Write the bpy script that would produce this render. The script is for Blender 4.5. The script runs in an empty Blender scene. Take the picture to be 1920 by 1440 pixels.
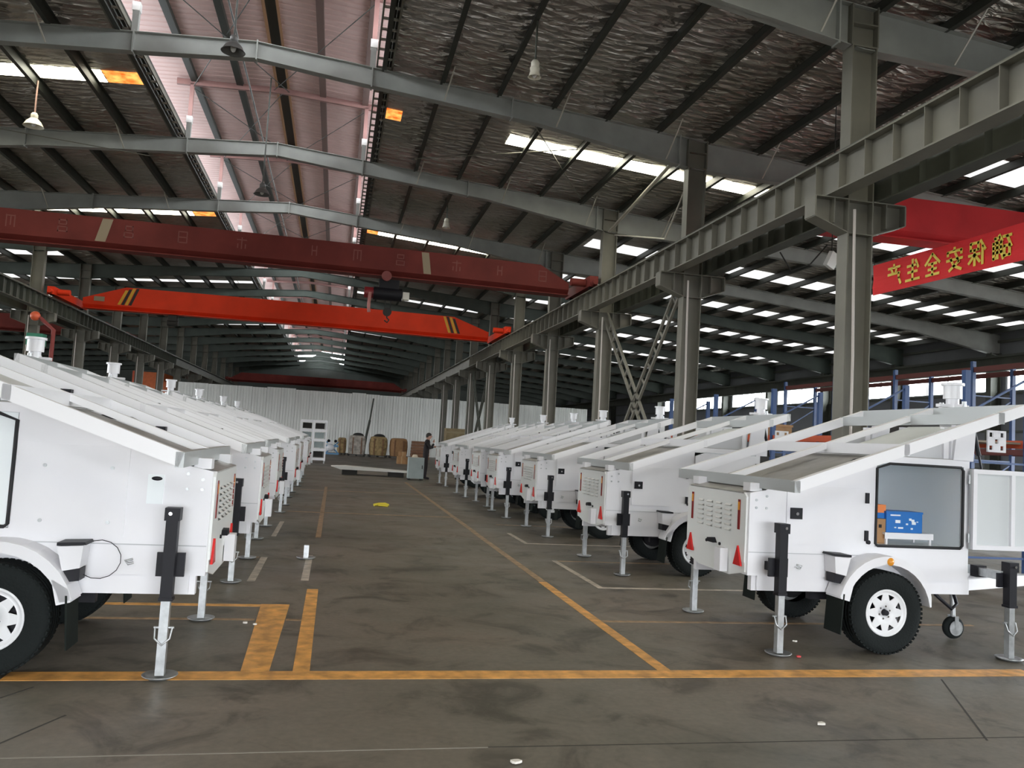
import bpy, math, random
from mathutils import Vector, Matrix
random.seed(7)
SC = bpy.context.scene
COL = SC.collection
PI = math.pi
sin, cos = math.sin, math.cos

# ------------------------------------------------------------------ camera
YAW, PITCH, ROLL = .2112, .0710, .0580
cam_d = bpy.data.cameras.new('camera'); cam_d.sensor_width = 36; cam_d.lens = 36 * 1518.6 / 1920
cam_d.clip_end = 500
cam = bpy.data.objects.new('camera', cam_d); COL.objects.link(cam)
_f = Vector((sin(YAW)*cos(PITCH), cos(YAW)*cos(PITCH), sin(PITCH)))
_r = Vector((cos(YAW), -sin(YAW), 0)); _u = _r.cross(_f)
_r2 = _r*cos(ROLL) + _u*sin(ROLL); _u2 = _u*cos(ROLL) - _r*sin(ROLL)
mw = Matrix((_r2, _u2, -_f)).transposed().to_4x4(); mw.translation = (0, 0, 1.6)
cam.matrix_world = mw
SC.camera = cam

# ------------------------------------------------------------------ sky, exposure
SKY = 13.0
SKYLIGHT = 11.0
w = bpy.data.worlds.new('overcast_sky'); SC.world = w; w.use_nodes = True
wb = w.node_tree.nodes['Background']; wb.inputs[0].default_value = (.93, .965, 1, 1); wb.inputs[1].default_value = SKY
vs = SC.view_settings
vs.view_transform = 'Standard'; vs.look = 'None'; vs.exposure = 0.5; vs.gamma = 1; vs.use_curve_mapping = False
def portal(name, loc, rot, sx, sy):
    l = bpy.data.lights.new(name, 'AREA'); l.shape = 'RECTANGLE'; l.size = sx; l.size_y = sy; l.cycles.is_portal = True
    o = bpy.data.objects.new(name, l); COL.objects.link(o); o.location = loc; o.rotation_euler = rot
portal('front_door_portal', (3, -12.9, 1.7), (PI/2, 0, 0), 16, 3.4)
portal('right_added_door_portal', (27.1, 6, 2.3), (PI/2, 0, PI/2), 20, 4.6)
portal('left_front_added_door_portal', (-31.3, 10, 2.3), (PI/2, 0, -PI/2), 16, 4.6)
portal('left_added_doors_portal', (-31.3, 37, 2.3), (PI/2, 0, -PI/2), 26, 4.6)
portal('right_windows_portal', (27.1, 26, 5.43), (PI/2, 0, PI/2), 78, 1.1)
portal('left_windows_portal', (-31.3, 26, 5.43), (PI/2, 0, -PI/2), 78, 1.1)
portal('monitor_right_portal', (.95, 44, 10.43), (PI/2, 0, PI/2), 114, 1.0)
portal('monitor_left_portal', (-5.2, 44, 10.43), (PI/2, 0, -PI/2), 114, 1.0)
SC.cycles.max_bounces = 7; SC.cycles.diffuse_bounces = 5; SC.cycles.glossy_bounces = 3
SC.cycles.sample_clamp_indirect = 6

# ------------------------------------------------------------------ materials
MATS = {}
def M(name, col, rough=.5, metal=0, var=0, vscale=4, bump=0, bscale=30, emit=0, col2=None, spec=None, stretch=None, detail=4):
    if name in MATS: return MATS[name]
    m = bpy.data.materials.new(name); m.use_nodes = True
    nt = m.node_tree; b = nt.nodes['Principled BSDF']
    b.inputs['Base Color'].default_value = (*col, 1)
    b.inputs['Roughness'].default_value = rough; b.inputs['Metallic'].default_value = metal
    if spec is not None: b.inputs['Specular IOR Level'].default_value = spec
    if emit:
        b.inputs['Emission Color'].default_value = (*col, 1); b.inputs['Emission Strength'].default_value = emit
    tc = None
    def coords():
        nonlocal tc
        if tc is None:
            t = nt.nodes.new('ShaderNodeTexCoord'); mp = nt.nodes.new('ShaderNodeMapping')
            nt.links.new(t.outputs['Object'], mp.inputs[0])
            if stretch: mp.inputs['Scale'].default_value = stretch
            tc = mp.outputs[0]
        return tc
    if var:
        n = nt.nodes.new('ShaderNodeTexNoise'); n.inputs['Scale'].default_value = vscale; n.inputs['Detail'].default_value = detail
        nt.links.new(coords(), n.inputs['Vector'])
        r = nt.nodes.new('ShaderNodeValToRGB')
        r.color_ramp.elements[0].position = .3; r.color_ramp.elements[1].position = .7
        c2 = col2 or tuple(min(1, c*(1+var)) for c in col)
        c1 = tuple(c*(1-var) for c in col) if not col2 else col
        r.color_ramp.elements[0].color = (*c1, 1); r.color_ramp.elements[1].color = (*c2, 1)
        nt.links.new(n.outputs[0], r.inputs[0]); nt.links.new(r.outputs[0], b.inputs['Base Color'])
        if emit: nt.links.new(r.outputs[0], b.inputs['Emission Color'])
    if bump:
        n = nt.nodes.new('ShaderNodeTexNoise'); n.inputs['Scale'].default_value = bscale; n.inputs['Detail'].default_value = 3
        nt.links.new(coords(), n.inputs['Vector'])
        bp = nt.nodes.new('ShaderNodeBump'); bp.inputs['Strength'].default_value = bump; bp.inputs['Distance'].default_value = .05
        nt.links.new(n.outputs[0], bp.inputs['Height']); nt.links.new(bp.outputs[0], b.inputs['Normal'])
    MATS[name] = m
    return m

railw = M('bright_white_rail', (.90, .90, .92), .35)
doorin = M('door_inner_grey', (.60, .63, .64), .45)
white = M('white_paint', (.80, .80, .83), .32, var=.03, vscale=2)
white2 = M('white_inner', (.86, .91, .93), .5)
pale = M('pale_sheet', (.66, .69, .68), .3, var=.06, vscale=3)
alu = M('aluminium_edge', (.46, .48, .48), .4, .3)
zinc = M('galvanised_steel', (.50, .52, .53), .38, .75, var=.15, vscale=20)
sheetgrey = M('galvanised_sheet', (.36, .35, .33), .35, .4, var=.2, vscale=5)
black = M('black_metal', (.009, .009, .013), .5, spec=.3)
gasketm = M('black_rubber_seal', (.01, .01, .012), .6)
rubber = M('tyre_rubber', (.011, .014, .014), .85, spec=.2, bump=.2, bscale=60)
flap = M('mud_flap_rubber', (.010, .014, .012), .8, spec=.2)
rimw = M('white_rim', (.78, .79, .81), .35)
chrome = M('chrome', (.7, .71, .72), .18, 1)
redlens = M('red_lens', (.62, .02, .02), .2)
darkred_lens = M('tail_lens', (.22, .012, .012), .25)
amber = M('amber_lens', (.75, .30, .03), .25)
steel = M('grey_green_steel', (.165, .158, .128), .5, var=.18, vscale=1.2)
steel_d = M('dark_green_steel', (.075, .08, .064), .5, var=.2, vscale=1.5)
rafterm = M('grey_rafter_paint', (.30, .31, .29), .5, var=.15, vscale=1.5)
purlinm = M('dark_purlin', (.028, .031, .024), .55)
pinkm = M('pink_frame_paint', (.28, .15, .135), .5, var=.1, vscale=2)
pinkroof = M('pink_corrugated_sheet', (.72, .51, .47), .55, var=.08, vscale=.7)
sky_m = M('skylight_cream', (1, .92, .74), .5, emit=SKYLIGHT, var=.12, vscale=1.5)
sky_w = M('skylight_white', (.92, .93, .92), .5, emit=.85, var=.12, vscale=2)
sky_o = M('skylight_orange_stain', (.8, .09, .005), .5, emit=1.1, var=.5, vscale=5, col2=(1, .5, .12))
craneR = M('dark_red_crane_paint', (.17, .032, .026), .55, spec=.2, var=.15, vscale=1.5)
craneO = M('orange_red_crane_paint', (.78, .05, .014), .5, spec=.2, var=.08, vscale=1.5)
craneB = M('bright_red_crane_paint', (.60, .035, .04), .5, spec=.25, var=.1, vscale=1.5)
bannerm = M('red_banner_cloth', (.90, .055, .06), .7, spec=.2, bump=.25, bscale=3, stretch=(1, 1, 6))
goldm = M('gold_lettering', (1, .80, .13), .5)
fadedm = M('faded_lettering', (.235, .075, .063), .6)
tanm = M('tan_plate', (.34, .27, .18), .6)
yellowm = M('yellow_stripe', (.75, .42, .03), .5)
blackp = M('black_stripe', (.02, .012, .012), .5)
lineY = M('yellow_floor_paint', (.66, .33, .085), .5, var=.35, vscale=9, detail=8)
lineF = M('faded_yellow_floor_paint', (.33, .21, .11), .5, var=.4, vscale=9, detail=8)
lineW = M('white_floor_paint', (.46, .40, .33), .5, var=.35, vscale=9, detail=8)
jointm = M('floor_joint_fill', (.035, .032, .026), .8)
scuffm = M('floor_scuff', (.24, .22, .19), .7)
partm = M('white_hoarding_sheet', (.86, .87, .84), .5, var=.08, vscale=1, stretch=(6, 1, .4))
wallg = M('grey_wall_cladding', (.15, .155, .165), .6, var=.1, vscale=.8)
wallb = M('far_wall_cladding', (.10, .115, .105), .7, var=.25, vscale=.3)
wallred = M('dark_red_band', (.07, .015, .012), .7)
bluem = M('blue_rack_paint', (.035, .08, .21), .45, var=.15, vscale=3)
orangeb = M('orange_beam_paint', (.62, .10, .035), .45, var=.1, vscale=3)
cardm = M('cardboard', (.36, .20, .09), .75, var=.15, vscale=6)
card2 = M('brown_cardboard', (.23, .115, .065), .8, var=.15, vscale=5)
bluebox = M('blue_printed_card', (.02, .16, .50), .4)
orangebox = M('orange_label', (.75, .22, .06), .5)
printw = M('white_print', (.8, .85, .9), .5)
lampw = M('white_enamel', (.72, .68, .56), .35)
lampd = M('dark_lamp_shade', (.10, .10, .095), .4)
copperm = M('lamp_rod', (.33, .19, .15), .5)
skin = M('skin', (.50, .29, .22), .6)
hairm = M('dark_hair', (.02, .017, .015), .7)
cloth = M('dark_clothing', (.016, .011, .013), .85)
trous = M('black_trousers', (.010, .010, .014), .85)
greycab = M('grey_cabinet_paint', (.36, .42, .42), .5, var=.06)
bagm = M('woven_bag', (.42, .38, .33), .8, var=.4, vscale=5)
yelbag = M('ochre_pack', (.34, .24, .11), .8, var=.4, vscale=6)
darkm = M('dark_stuff', (.03, .028, .026), .8)
bluewh = M('blue_machine_paint', (.12, .28, .48), .5)
conduit = M('pale_conduit', (.55, .50, .46), .5)
greenm = M('green_motor', (.03, .20, .12), .5)
tinm = M('pale_stay', (.42, .40, .34), .5)

def foil_mat():
    m = bpy.data.materials.new('foil_insulation'); m.use_nodes = True
    nt = m.node_tree; b = nt.nodes['Principled BSDF']
    b.inputs['Metallic'].default_value = .8; b.inputs['Roughness'].default_value = .36
    t = nt.nodes.new('ShaderNodeTexCoord'); mp = nt.nodes.new('ShaderNodeMapping'); mp.inputs['Scale'].default_value = (1.1, 2.6, 1)
    nt.links.new(t.outputs['Object'], mp.inputs[0])
    n = nt.nodes.new('ShaderNodeTexNoise'); n.inputs['Scale'].default_value = 2.2; n.inputs['Detail'].default_value = 3; n.inputs['Distortion'].default_value = 1.2
    nt.links.new(mp.outputs[0], n.inputs['Vector'])
    v = nt.nodes.new('ShaderNodeTexVoronoi'); v.inputs['Scale'].default_value = 2.2; nt.links.new(mp.outputs[0], v.inputs['Vector'])
    ad = nt.nodes.new('ShaderNodeMath'); ad.operation = 'ADD'; nt.links.new(n.outputs[0], ad.inputs[0]); nt.links.new(v.outputs['Distance'], ad.inputs[1])
    bp = nt.nodes.new('ShaderNodeBump'); bp.inputs['Strength'].default_value = 1; bp.inputs['Distance'].default_value = .22
    nt.links.new(ad.outputs[0], bp.inputs['Height']); nt.links.new(bp.outputs[0], b.inputs['Normal'])
    n2 = nt.nodes.new('ShaderNodeTexNoise'); n2.inputs['Scale'].default_value = .35; nt.links.new(t.outputs['Object'], n2.inputs['Vector'])
    r = nt.nodes.new('ShaderNodeValToRGB'); r.color_ramp.elements[0].color = (.40, .385, .33, 1); r.color_ramp.elements[1].color = (.58, .55, .52, 1)
    r.color_ramp.elements[0].position = .35; r.color_ramp.elements[1].position = .65
    nt.links.new(n2.outputs[0], r.inputs[0]); nt.links.new(r.outputs[0], b.inputs['Base Color'])
    return m
foil = foil_mat()

def floor_mat():
    m = bpy.data.materials.new('worn_concrete'); m.use_nodes = True
    nt = m.node_tree; b = nt.nodes['Principled BSDF']
    t = nt.nodes.new('ShaderNodeTexCoord')
    def noise(sc, det, rough=.55, dist=0):
        n = nt.nodes.new('ShaderNodeTexNoise'); n.inputs['Scale'].default_value = sc; n.inputs['Detail'].default_value = det
        n.inputs['Roughness'].default_value = rough; n.inputs['Distortion'].default_value = dist
        nt.links.new(t.outputs['Object'], n.inputs['Vector']); return n.outputs[0]
    def ramp(src, stops):
        r = nt.nodes.new('ShaderNodeValToRGB'); e = r.color_ramp.elements
        e[0].position, e[0].color = stops[0][0], (*stops[0][1], 1); e[1].position, e[1].color = stops[-1][0], (*stops[-1][1], 1)
        for p, c in stops[1:-1]:
            q = e.new(p); q.color = (*c, 1)
        nt.links.new(src, r.inputs[0]); return r.outputs[0]
    base = ramp(noise(.42, 6, .6, .5), [(.32, (.118, .110, .085)), (.5, (.162, .142, .113)), (.68, (.192, .155, .123))])
    stain = ramp(noise(1.5, 8, .65, 1.2), [(.36, (.48, .47, .44)), (.48, (.92, .92, .9)), (.62, (1, 1, 1)), (.74, (1.18, 1.16, 1.12))])
    fine = ramp(noise(22, 4), [(.3, (.88, .88, .88)), (.7, (1.1, 1.1, 1.1))])
    def mul(a, c):
        x = nt.nodes.new('ShaderNodeMix'); x.data_type = 'RGBA'; x.blend_type = 'MULTIPLY'; x.inputs[0].default_value = 1
        nt.links.new(a, x.inputs[6]); nt.links.new(c, x.inputs[7]); return x.outputs[2]
    nt.links.new(mul(mul(base, stain), fine), b.inputs['Base Color'])
    rr = ramp(noise(.9, 6, .6), [(.3, (.40, .40, .40)), (.7, (.62, .62, .62))])
    nt.links.new(rr, b.inputs['Roughness'])
    bp = nt.nodes.new('ShaderNodeBump'); bp.inputs['Strength'].default_value = .12; bp.inputs['Distance'].default_value = .01
    nt.links.new(noise(14, 5), bp.inputs['Height']); nt.links.new(bp.outputs[0], b.inputs['Normal'])
    return m
concrete = floor_mat()

def glass_mat():
    m = bpy.data.materials.new('window_glass'); m.use_nodes = True
    nt = m.node_tree; nt.nodes.remove(nt.nodes['Principled BSDF'])
    o = nt.nodes['Material Output']; tr = nt.nodes.new('ShaderNodeBsdfTransparent'); gl = nt.nodes.new('ShaderNodeBsdfGlossy')
    gl.inputs['Roughness'].default_value = .05; tr.inputs[0].default_value = (.93, .96, .95, 1)
    mx = nt.nodes.new('ShaderNodeMixShader'); mx.inputs[0].default_value = .06
    nt.links.new(tr.outputs[0], mx.inputs[1]); nt.links.new(gl.outputs[0], mx.inputs[2]); nt.links.new(mx.outputs[0], o.inputs[0])
    return m
glass = glass_mat()

# ------------------------------------------------------------------ mesh builder
class MB:
    def __init__(s): s.v = []; s.f = []; s.sm = []
    def add(s, vs_, fs, smooth=False):
        o = len(s.v); s.v += [tuple(p) for p in vs_]; s.f += [tuple(i+o for i in f) for f in fs]; s.sm += [smooth]*len(fs); return s
    def hexa(s, p):   # bottom 0-3 ccw, top 4-7
        return s.add(p, [(3,2,1,0),(4,5,6,7),(0,1,5,4),(1,2,6,5),(2,3,7,6),(3,0,4,7)])
    def box(s, x0, x1, y0, y1, z0, z1):
        return s.hexa([(x0,y0,z0),(x1,y0,z0),(x1,y1,z0),(x0,y1,z0),(x0,y0,z1),(x1,y0,z1),(x1,y1,z1),(x0,y1,z1)])
    def bar(s, a, b, w_, h, up=(0,0,1)):
        a, b = Vector(a), Vector(b); d = (b-a).normalized(); up = Vector(up)
        if abs(d.dot(up)) > .99: up = Vector((0,1,0))
        sx = d.cross(up).normalized()*(w_/2); uz = sx.cross(d).normalized()*(h/2)
        return s.hexa([a-sx-uz, a+sx-uz, b+sx-uz, b-sx-uz, a-sx+uz, a+sx+uz, b+sx+uz, b-sx+uz])
    def prism(s, poly, axis, a, b):
        n = len(poly)
        def P(q, t):
            return (t, q[0], q[1]) if axis == 0 else ((q[0], t, q[1]) if axis == 1 else (q[0], q[1], t))
        vs_ = [P(q, a) for q in poly] + [P(q, b) for q in poly]
        return s.add(vs_, [tuple(range(n))[::-1], tuple(range(n, 2*n))] + [(i, (i+1) % n, n+(i+1) % n, n+i) for i in range(n)])
    def cyl(s, a, b, r, n=14, r2=None, caps=True):
        a, b = Vector(a), Vector(b); d = (b-a).normalized(); r2 = r if r2 is None else r2
        u = d.orthogonal().normalized(); v = d.cross(u)
        vs_ = [a+(u*cos(2*PI*i/n)+v*sin(2*PI*i/n))*r for i in range(n)] + [b+(u*cos(2*PI*i/n)+v*sin(2*PI*i/n))*r2 for i in range(n)]
        s.add(vs_, [(i, (i+1) % n, n+(i+1) % n, n+i) for i in range(n)], True)
        if caps:
            s.add(vs_[:n], [tuple(range(n))[::-1]]); s.add(vs_[n:], [tuple(range(n))])
        return s
    def tube(s, pts, r, n=8, closed=False):
        pts = [Vector(p) for p in pts]; m = len(pts); vs_ = []; u = None
        for i, p in enumerate(pts):
            q = pts[(i+1) % m] if (closed or i < m-1) else p; pr = pts[i-1] if (closed or i > 0) else p
            d = (q-pr).normalized()
            u = d.orthogonal().normalized() if u is None else (u-d*u.dot(d)).normalized()
            v = d.cross(u); rr = r[i] if isinstance(r, (list, tuple)) else r
            vs_ += [p+(u*cos(2*PI*k/n)+v*sin(2*PI*k/n))*rr for k in range(n)]
        fs = [(i*n+k, i*n+(k+1) % n, ((i+1) % m)*n+(k+1) % n, ((i+1) % m)*n+k) for i in range(m if closed else m-1) for k in range(n)]
        s.add(vs_, fs, True)
        if not closed:
            s.add(vs_[:n], [tuple(range(n))[::-1]]); s.add(vs_[-n:], [tuple(range(n))])
        return s
    def lathe(s, c, prof, n=32, axis=1, smooth=True, closed=False):
        # prof: (r, t) along axis
        vs_ = []
        for k in range(n):
            a = 2*PI*k/n
            for r, t in prof:
                e = (r*cos(a), r*sin(a))
                p = (e[0], t, e[1]) if axis == 1 else ((e[0], e[1], t) if axis == 2 else (t, e[0], e[1]))
                vs_.append((c[0]+p[0], c[1]+p[1], c[2]+p[2]))
        m = len(prof)
        fs = [(k*m+i, k*m+(i+1) % m, ((k+1) % n)*m+(i+1) % m, ((k+1) % n)*m+i) for k in range(n) for i in range(m if closed else m-1)]
        return s.add(vs_, fs, smooth)
    def ell(s, c, r, n=12, m=8):
        vs_ = []; fs = []
        for j in range(m+1):
            t = PI*j/m
            for i in range(n):
                a = 2*PI*i/n; vs_.append((c[0]+r[0]*sin(t)*cos(a), c[1]+r[1]*sin(t)*sin(a), c[2]+r[2]*cos(t)))
        for j in range(m):
            for i in range(n): fs.append((j*n+i, (j+1)*n+i, (j+1)*n+(i+1) % n, j*n+(i+1) % n))
        return s.add(vs_, fs, True)
    def mesh(s, name, mat):
        me = bpy.data.meshes.new(name); me.from_pydata(s.v, [], s.f); me.materials.append(mat)
        me.polygons.foreach_set('use_smooth', s.sm); me.update(); return me

def O(name, mb, mat=None, parent=None, loc=None, rot=None):
    me = mb.mesh(name, mat) if isinstance(mb, MB) else mb
    o = bpy.data.objects.new(name, me); COL.objects.link(o)
    if parent is not None: o.parent = parent
    if loc: o.location = loc
    if rot: o.rotation_euler = rot
    return o
def tag(o, label, cat=None, group=None, kind=None):
    o['label'] = label
    if cat: o['category'] = cat
    if group: o['group'] = group
    if kind: o['kind'] = kind
    return o
def E(name, loc=(0, 0, 0), rz=0):
    o = bpy.data.objects.new(name, None); COL.objects.link(o); o.location = loc; o.rotation_euler = (0, 0, rz); o.empty_display_size = .2; return o
def copy_tree(o, parent=None):
    c = o.copy(); COL.objects.link(c); c.parent = parent
    for ch in list(o.children): copy_tree(ch, c)
    return c
ORD = ['nearest', 'second', 'third', 'fourth', 'fifth', 'sixth', 'seventh', 'eighth', 'ninth', 'tenth', 'eleventh', 'twelfth', 'thirteenth', 'fourteenth', 'fifteenth', 'sixteenth', 'seventeenth', 'eighteenth', 'nineteenth', 'twentieth']

# ------------------------------------------------------------------ building dimensions
RX = -2.12                 # ridge line
RZ, SL = 9.48, .075        # rafter top at ridge, roof slope
CR, CL = 7.66, -11.90      # inner column rows
WR, WL = 27.25, -31.5      # side walls
Y0, YE = -13.0, 101.0
FR = [11 + 6*i for i in range(-4, 16)]
VIS = [y for y in FR if y >= 5]
def ztop(x): return RZ - SL*abs(x-RX)

# floor and ground
g = O('ground', MB().add([(-300,-300,-.03),(300,-300,-.03),(300,300,-.03),(-300,300,-.03)], [(0,1,2,3)]), M('outdoor_concrete', (.16, .158, .15), .8, var=.1, vscale=.2))
tag(g, 'pale concrete yard outside around the hall', kind='structure')
floor = O('floor', MB().box(WL, WR, Y0, YE, -.25, 0), concrete)
tag(floor, 'stained brown grey concrete workshop floor', kind='structure')
def line(x0, x1, y0, y1, mat, name='painted_line', h=.003):
    return O(name, MB().box(x0, x1, y0, y1, .0006, h), mat, floor)
line(-1.85, 5.55, 5.47, 5.65, lineY)
line(2.42, 2.52, 5.65, 9.2, lineY); line(2.43, 2.52, 9.2, 14, lineF); line(2.44, 2.53, 14, 28, lineF)
line(2.52, 6.5, 7.19, 7.25, lineF)
line(-.16, -.05, 5.65, 8.52, lineY)
line(-.17, -.09, 12.6, 24, lineF)
O('painted_line', MB().hexa([(-.49,5.65,.0006),(-.31,5.65,.0006),(-.29,7.76,.0006),(-.54,7.76,.0006),(-.49,5.65,.0034),(-.31,5.65,.0034),(-.29,7.76,.0034),(-.54,7.76,.0034)]), lineY, floor)
line(-2.0, -.54, 7.66, 7.75, lineY)
line(-2.3, -.54, 7.12, 7.18, lineF); line(-.29, -.16, 7.12, 7.18, lineF)
line(3.04, 3.11, 8.95, 10.9, lineW); line(3.04, 6.3, 8.88, 8.95, lineW); line(3.11, 6.3, 10.85, 10.9, lineF)
line(3.06, 3.13, 12.7, 14.0, lineW); line(3.06, 6.3, 12.63, 12.7, lineW); line(3.13, 6.3, 15.3, 15.36, lineF)
line(-.78, -.70, 8.9, 10.55, lineW); line(-.24, -.16, 9.0, 10.8, lineW); line(-.81, -.74, 12.6, 14.6, lineW)
line(-.8, 2.44, 16.4, 16.5, lineF); line(-3, -.8, 10.5, 10.56, lineF); line(-.8, 2.44, 22.5, 22.6, lineF)
for (a, b, w_) in [((-6, 4.27), (.9, 4.27), .012), ((.9, 4.27), (6, 4.22), .008)]:
    O('floor_joint', MB().bar((a[0], a[1], .0005), (b[0], b[1], .0005), w_, .002), scuffm if w_ > .01 else jointm, floor)
for (a, b) in [((-2.15, 4.35), (-1.62, 5.35)), ((2.0, 3.2), (2.42, 3.78)), ((3.9, 4.2), (4.6, 5.4)), ((-1.5, 4.4), (-1.3, 4.85))]:
    O('floor_joint', MB().bar((*a, .0005), (*b, .0005), .012, .002), jointm, floor)

# roof
ceil_ = E('ceiling', (RX, 44, 9.5)); tag(ceil_, 'foil lined pitched workshop roof with purlins and skylights', kind='structure')
CO = Vector((RX, 44, 9.5))
def OC(name, mb, mat):
    o = O(name, mb, mat, ceil_); o.matrix_parent_inverse = Matrix.Translation(-CO); return o
MO = 2.72                  # half width of ridge slot
for s, xe in ((1, WR+.4), (-1, WL-.4)):
    xa = RX + s*MO
    mb = MB(); za, zb = ztop(xa)+.2, ztop(xe)+.2
    p = [(xa,Y0,za),(xe,Y0,zb),(xe,YE,zb),(xa,YE,za)]
    if s < 0: p = p[::-1]
    mb.hexa(p + [(q[0],q[1],q[2]+.06) for q in p]); OC('roof_sheet', mb, foil)
    q = [(a[0], a[1], a[2]+.062) for a in p]; OC('added_outer_sheet', MB().hexa(q+[(a[0], a[1], a[2]+.02) for a in q]), M('bounce_cut_roof', (.12, .125, .13), .7))  # unseen dark layer added to cut bounce onto the monitor eave
    k = 0; off = 2.62
    while abs(off) < abs(xe-RX):
        x = RX+s*off; z = ztop(x)
        OC('purlin', MB().box(x-.015, x+.015, 3, YE, z, z+.2).box(x-.075, x+.02, 3, YE, z-.012, z+.004).box(x-.02, x+.075, 3, YE, z+.19, z+.2), purlinm); off += 1.25
# skylight strips (every second bay in the middle nave, every bay in the outer naves)
def skylight(xa, xb, y0, y1, mat):
    za, zb = ztop(xa)+.185, ztop(xb)+.185
    p = [(xa,y0,za),(xb,y0,zb),(xb,y1,zb),(xa,y1,za)]
    return OC('skylight', MB().add([(q[0], q[1], q[2]+.012) for q in p], [(3, 2, 1, 0)]), mat)
for k, y in enumerate([20-.62, 31.35, 45.6, 51.6, 57.6, 63.6, 69.6, 75.6, 81.6, 87.6, 8-.62, -4.62]):
    w_ = .66; SM = sky_w if 1 < k < 10 else sky_m
    skylight(-5.72, -4.92, y, y+w_, sky_o if k < 2 else SM); skylight(-4.92, -4.66, y, y+w_, sky_w)
    skylight(-11.9, -5.75, y, y+w_, SM)
    if k == 0: skylight(.62, 1.05, y, y+w_, sky_o); skylight(3.75, 12.0, y, y+w_, sky_m)
    else: skylight(.62, 1.1, y, y+w_, sky_o if k == 1 else SM); skylight(1.1, 7.6, y, y+w_, SM)
for y in FR[1:-1]:
    skylight(12.3 if y <= 17 else 8.4, 26.7, y+3.95, y+5.1, sky_w)
    if 18 < y: skylight(-30.6, -12.6, y+3.95, y+5.1, sky_w)

# ridge monitor: raised pink corrugated roof over the slot
def corrugated(xa, za, xb, zb, y0, y1, pitch=.25, amp=.022, th=.01):
    mb = MB(); n = int((y1-y0)/pitch); vs_ = []; fs = []
    prof = []
    for i in range(n):
        b = y0+i*pitch
        prof += [(b, 0), (b+pitch*.55, 0), (b+pitch*.65, amp), (b+pitch*.9, amp)]
    for (y, d) in prof: vs_ += [(xa, y, za+d), (xb, y, zb+d)]
    fs = [(2*i, 2*i+1, 2*i+3, 2*i+2) for i in range(len(prof)-1)]
    return mb.add(vs_, fs)
ME, MZ0, MZ1 = 3.75, 10.93, 11.16
for s in (-1, 1):
    OC('monitor_sheet', corrugated(RX+s*.16, MZ1, RX+s*ME, MZ0, Y0, YE), pinkroof)
    for off in (1.12, 2.30):
        z = MZ1-(MZ1-MZ0)*off/ME
        OC('purlin', MB().box(RX+s*off-.085, RX+s*off+.085, Y0, YE, z-.13, z-.004), purlinm if s < 0 else M('brown_purlin', (.16, .10, .085), .55))
    OC('slot_upstand', MB().box(*sorted((RX+s*(MO-.02), RX+s*(MO+.03))), Y0, YE, ztop(RX+MO)+.19, 10.0), purlinm)
    OC('ridge_capping', MB().box(RX+s*.16-.03, RX+s*.16+.03, 8, YE, MZ1-.03, MZ1+.05), M('orange_edge', (.42, .23, .12), .5))
OC('ridge_capping', MB().box(RX-.3, RX+.3, Y0, YE, MZ1+.055, MZ1+.09), purlinm)
OC('cable', MB().cyl((RX-.55, 8, 10.0), (RX-.55, YE, 10.0), .022, 6), purlinm)

# ladder trays beside the slot
for s, nm in ((-1, 'left'), (1, 'right')):
    t = E('ladder_tray', (RX+s*2.6, 11, 9.4)); tag(t, 'long ladder shaped tray along the %s edge of the ridge opening' % nm, 'cable tray')
    for dx in (-.16, .16): O('side_rail', MB().box(dx-.018, dx+.018, -8, 88, -.05, .05), steel, t)
    rung = MB().box(-.15, .15, -.02, .02, -.02, .02).mesh('rung', tinm)
    for i in range(110): O('rung', rung, None, t, (0, -4+i*.42, 0))

# rafters
DEP = [(0,.36),(2,.40),(6,.43),(9.78,.70),(13.5,.5),(18,.42),(25,.48),(29.37,.9)]
def dep(off):
    off = abs(off)
    for (a, da), (b, db) in zip(DEP, DEP[1:]):
        if off <= b: return da+(db-da)*(off-a)/(b-a)
    return DEP[-1][1]
def rafter_mesh(mat):
    web, fl = MB(), MB()
    st = sorted(set([-d[0] for d in DEP]+[d[0] for d in DEP]))
    for a, b in zip(st, st[1:]):
        xa, xb = RX+a, RX+b; ta, tb = ztop(xa), ztop(xb); ba, bb = ta-dep(a), tb-dep(b)
        web.hexa([(xa,-.008,ba),(xb,-.008,bb),(xb,.008,bb),(xa,.008,ba),(xa,-.008,ta),(xb,-.008,tb),(xb,.008,tb),(xa,.008,ta)])
        for (za, zb) in ((ta, tb), (ba+.014, bb+.014)):
            web.hexa([(xa,-.1,za-.014),(xb,-.1,zb-.014),(xb,.1,zb-.014),(xa,.1,za-.014),(xa,-.1,za),(xb,-.1,zb),(xb,.1,zb),(xa,.1,za)])
    return web.mesh('beam', mat)
RM, RM2 = rafter_mesh(rafterm), rafter_mesh(M('far_rafter_shade_green', (.075, .095, .082), .55, var=.2, vscale=1.5))  # second mesh: far rafters, light falloff deep in the hall painted as darker green
def plate(off):
    x = RX+off; z = ztop(x); d = dep(off)
    return MB().box(x-.014, x+.014, -.1, .1, z-d-.03, z+.03).mesh('splice_plate', rafterm)
SP = [plate(o) for o in (-9.4, -6.3, -2.35, .0, 2.35, 5.4, 9.35)]
def stay(off, s):
    x = RX+off; z = ztop(x); d = dep(off)
    return MB().bar((x, -.13, z-d+.02), (x+s*.12, -.7, z+.12), .03, .012).mesh('fly_brace', tinm)
ST = [stay(o, 1 if o > 0 else -1) for o in (-7.6, -3.9, 3.9, 6.4, 9.0, 11.4)]
rl = 0
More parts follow.
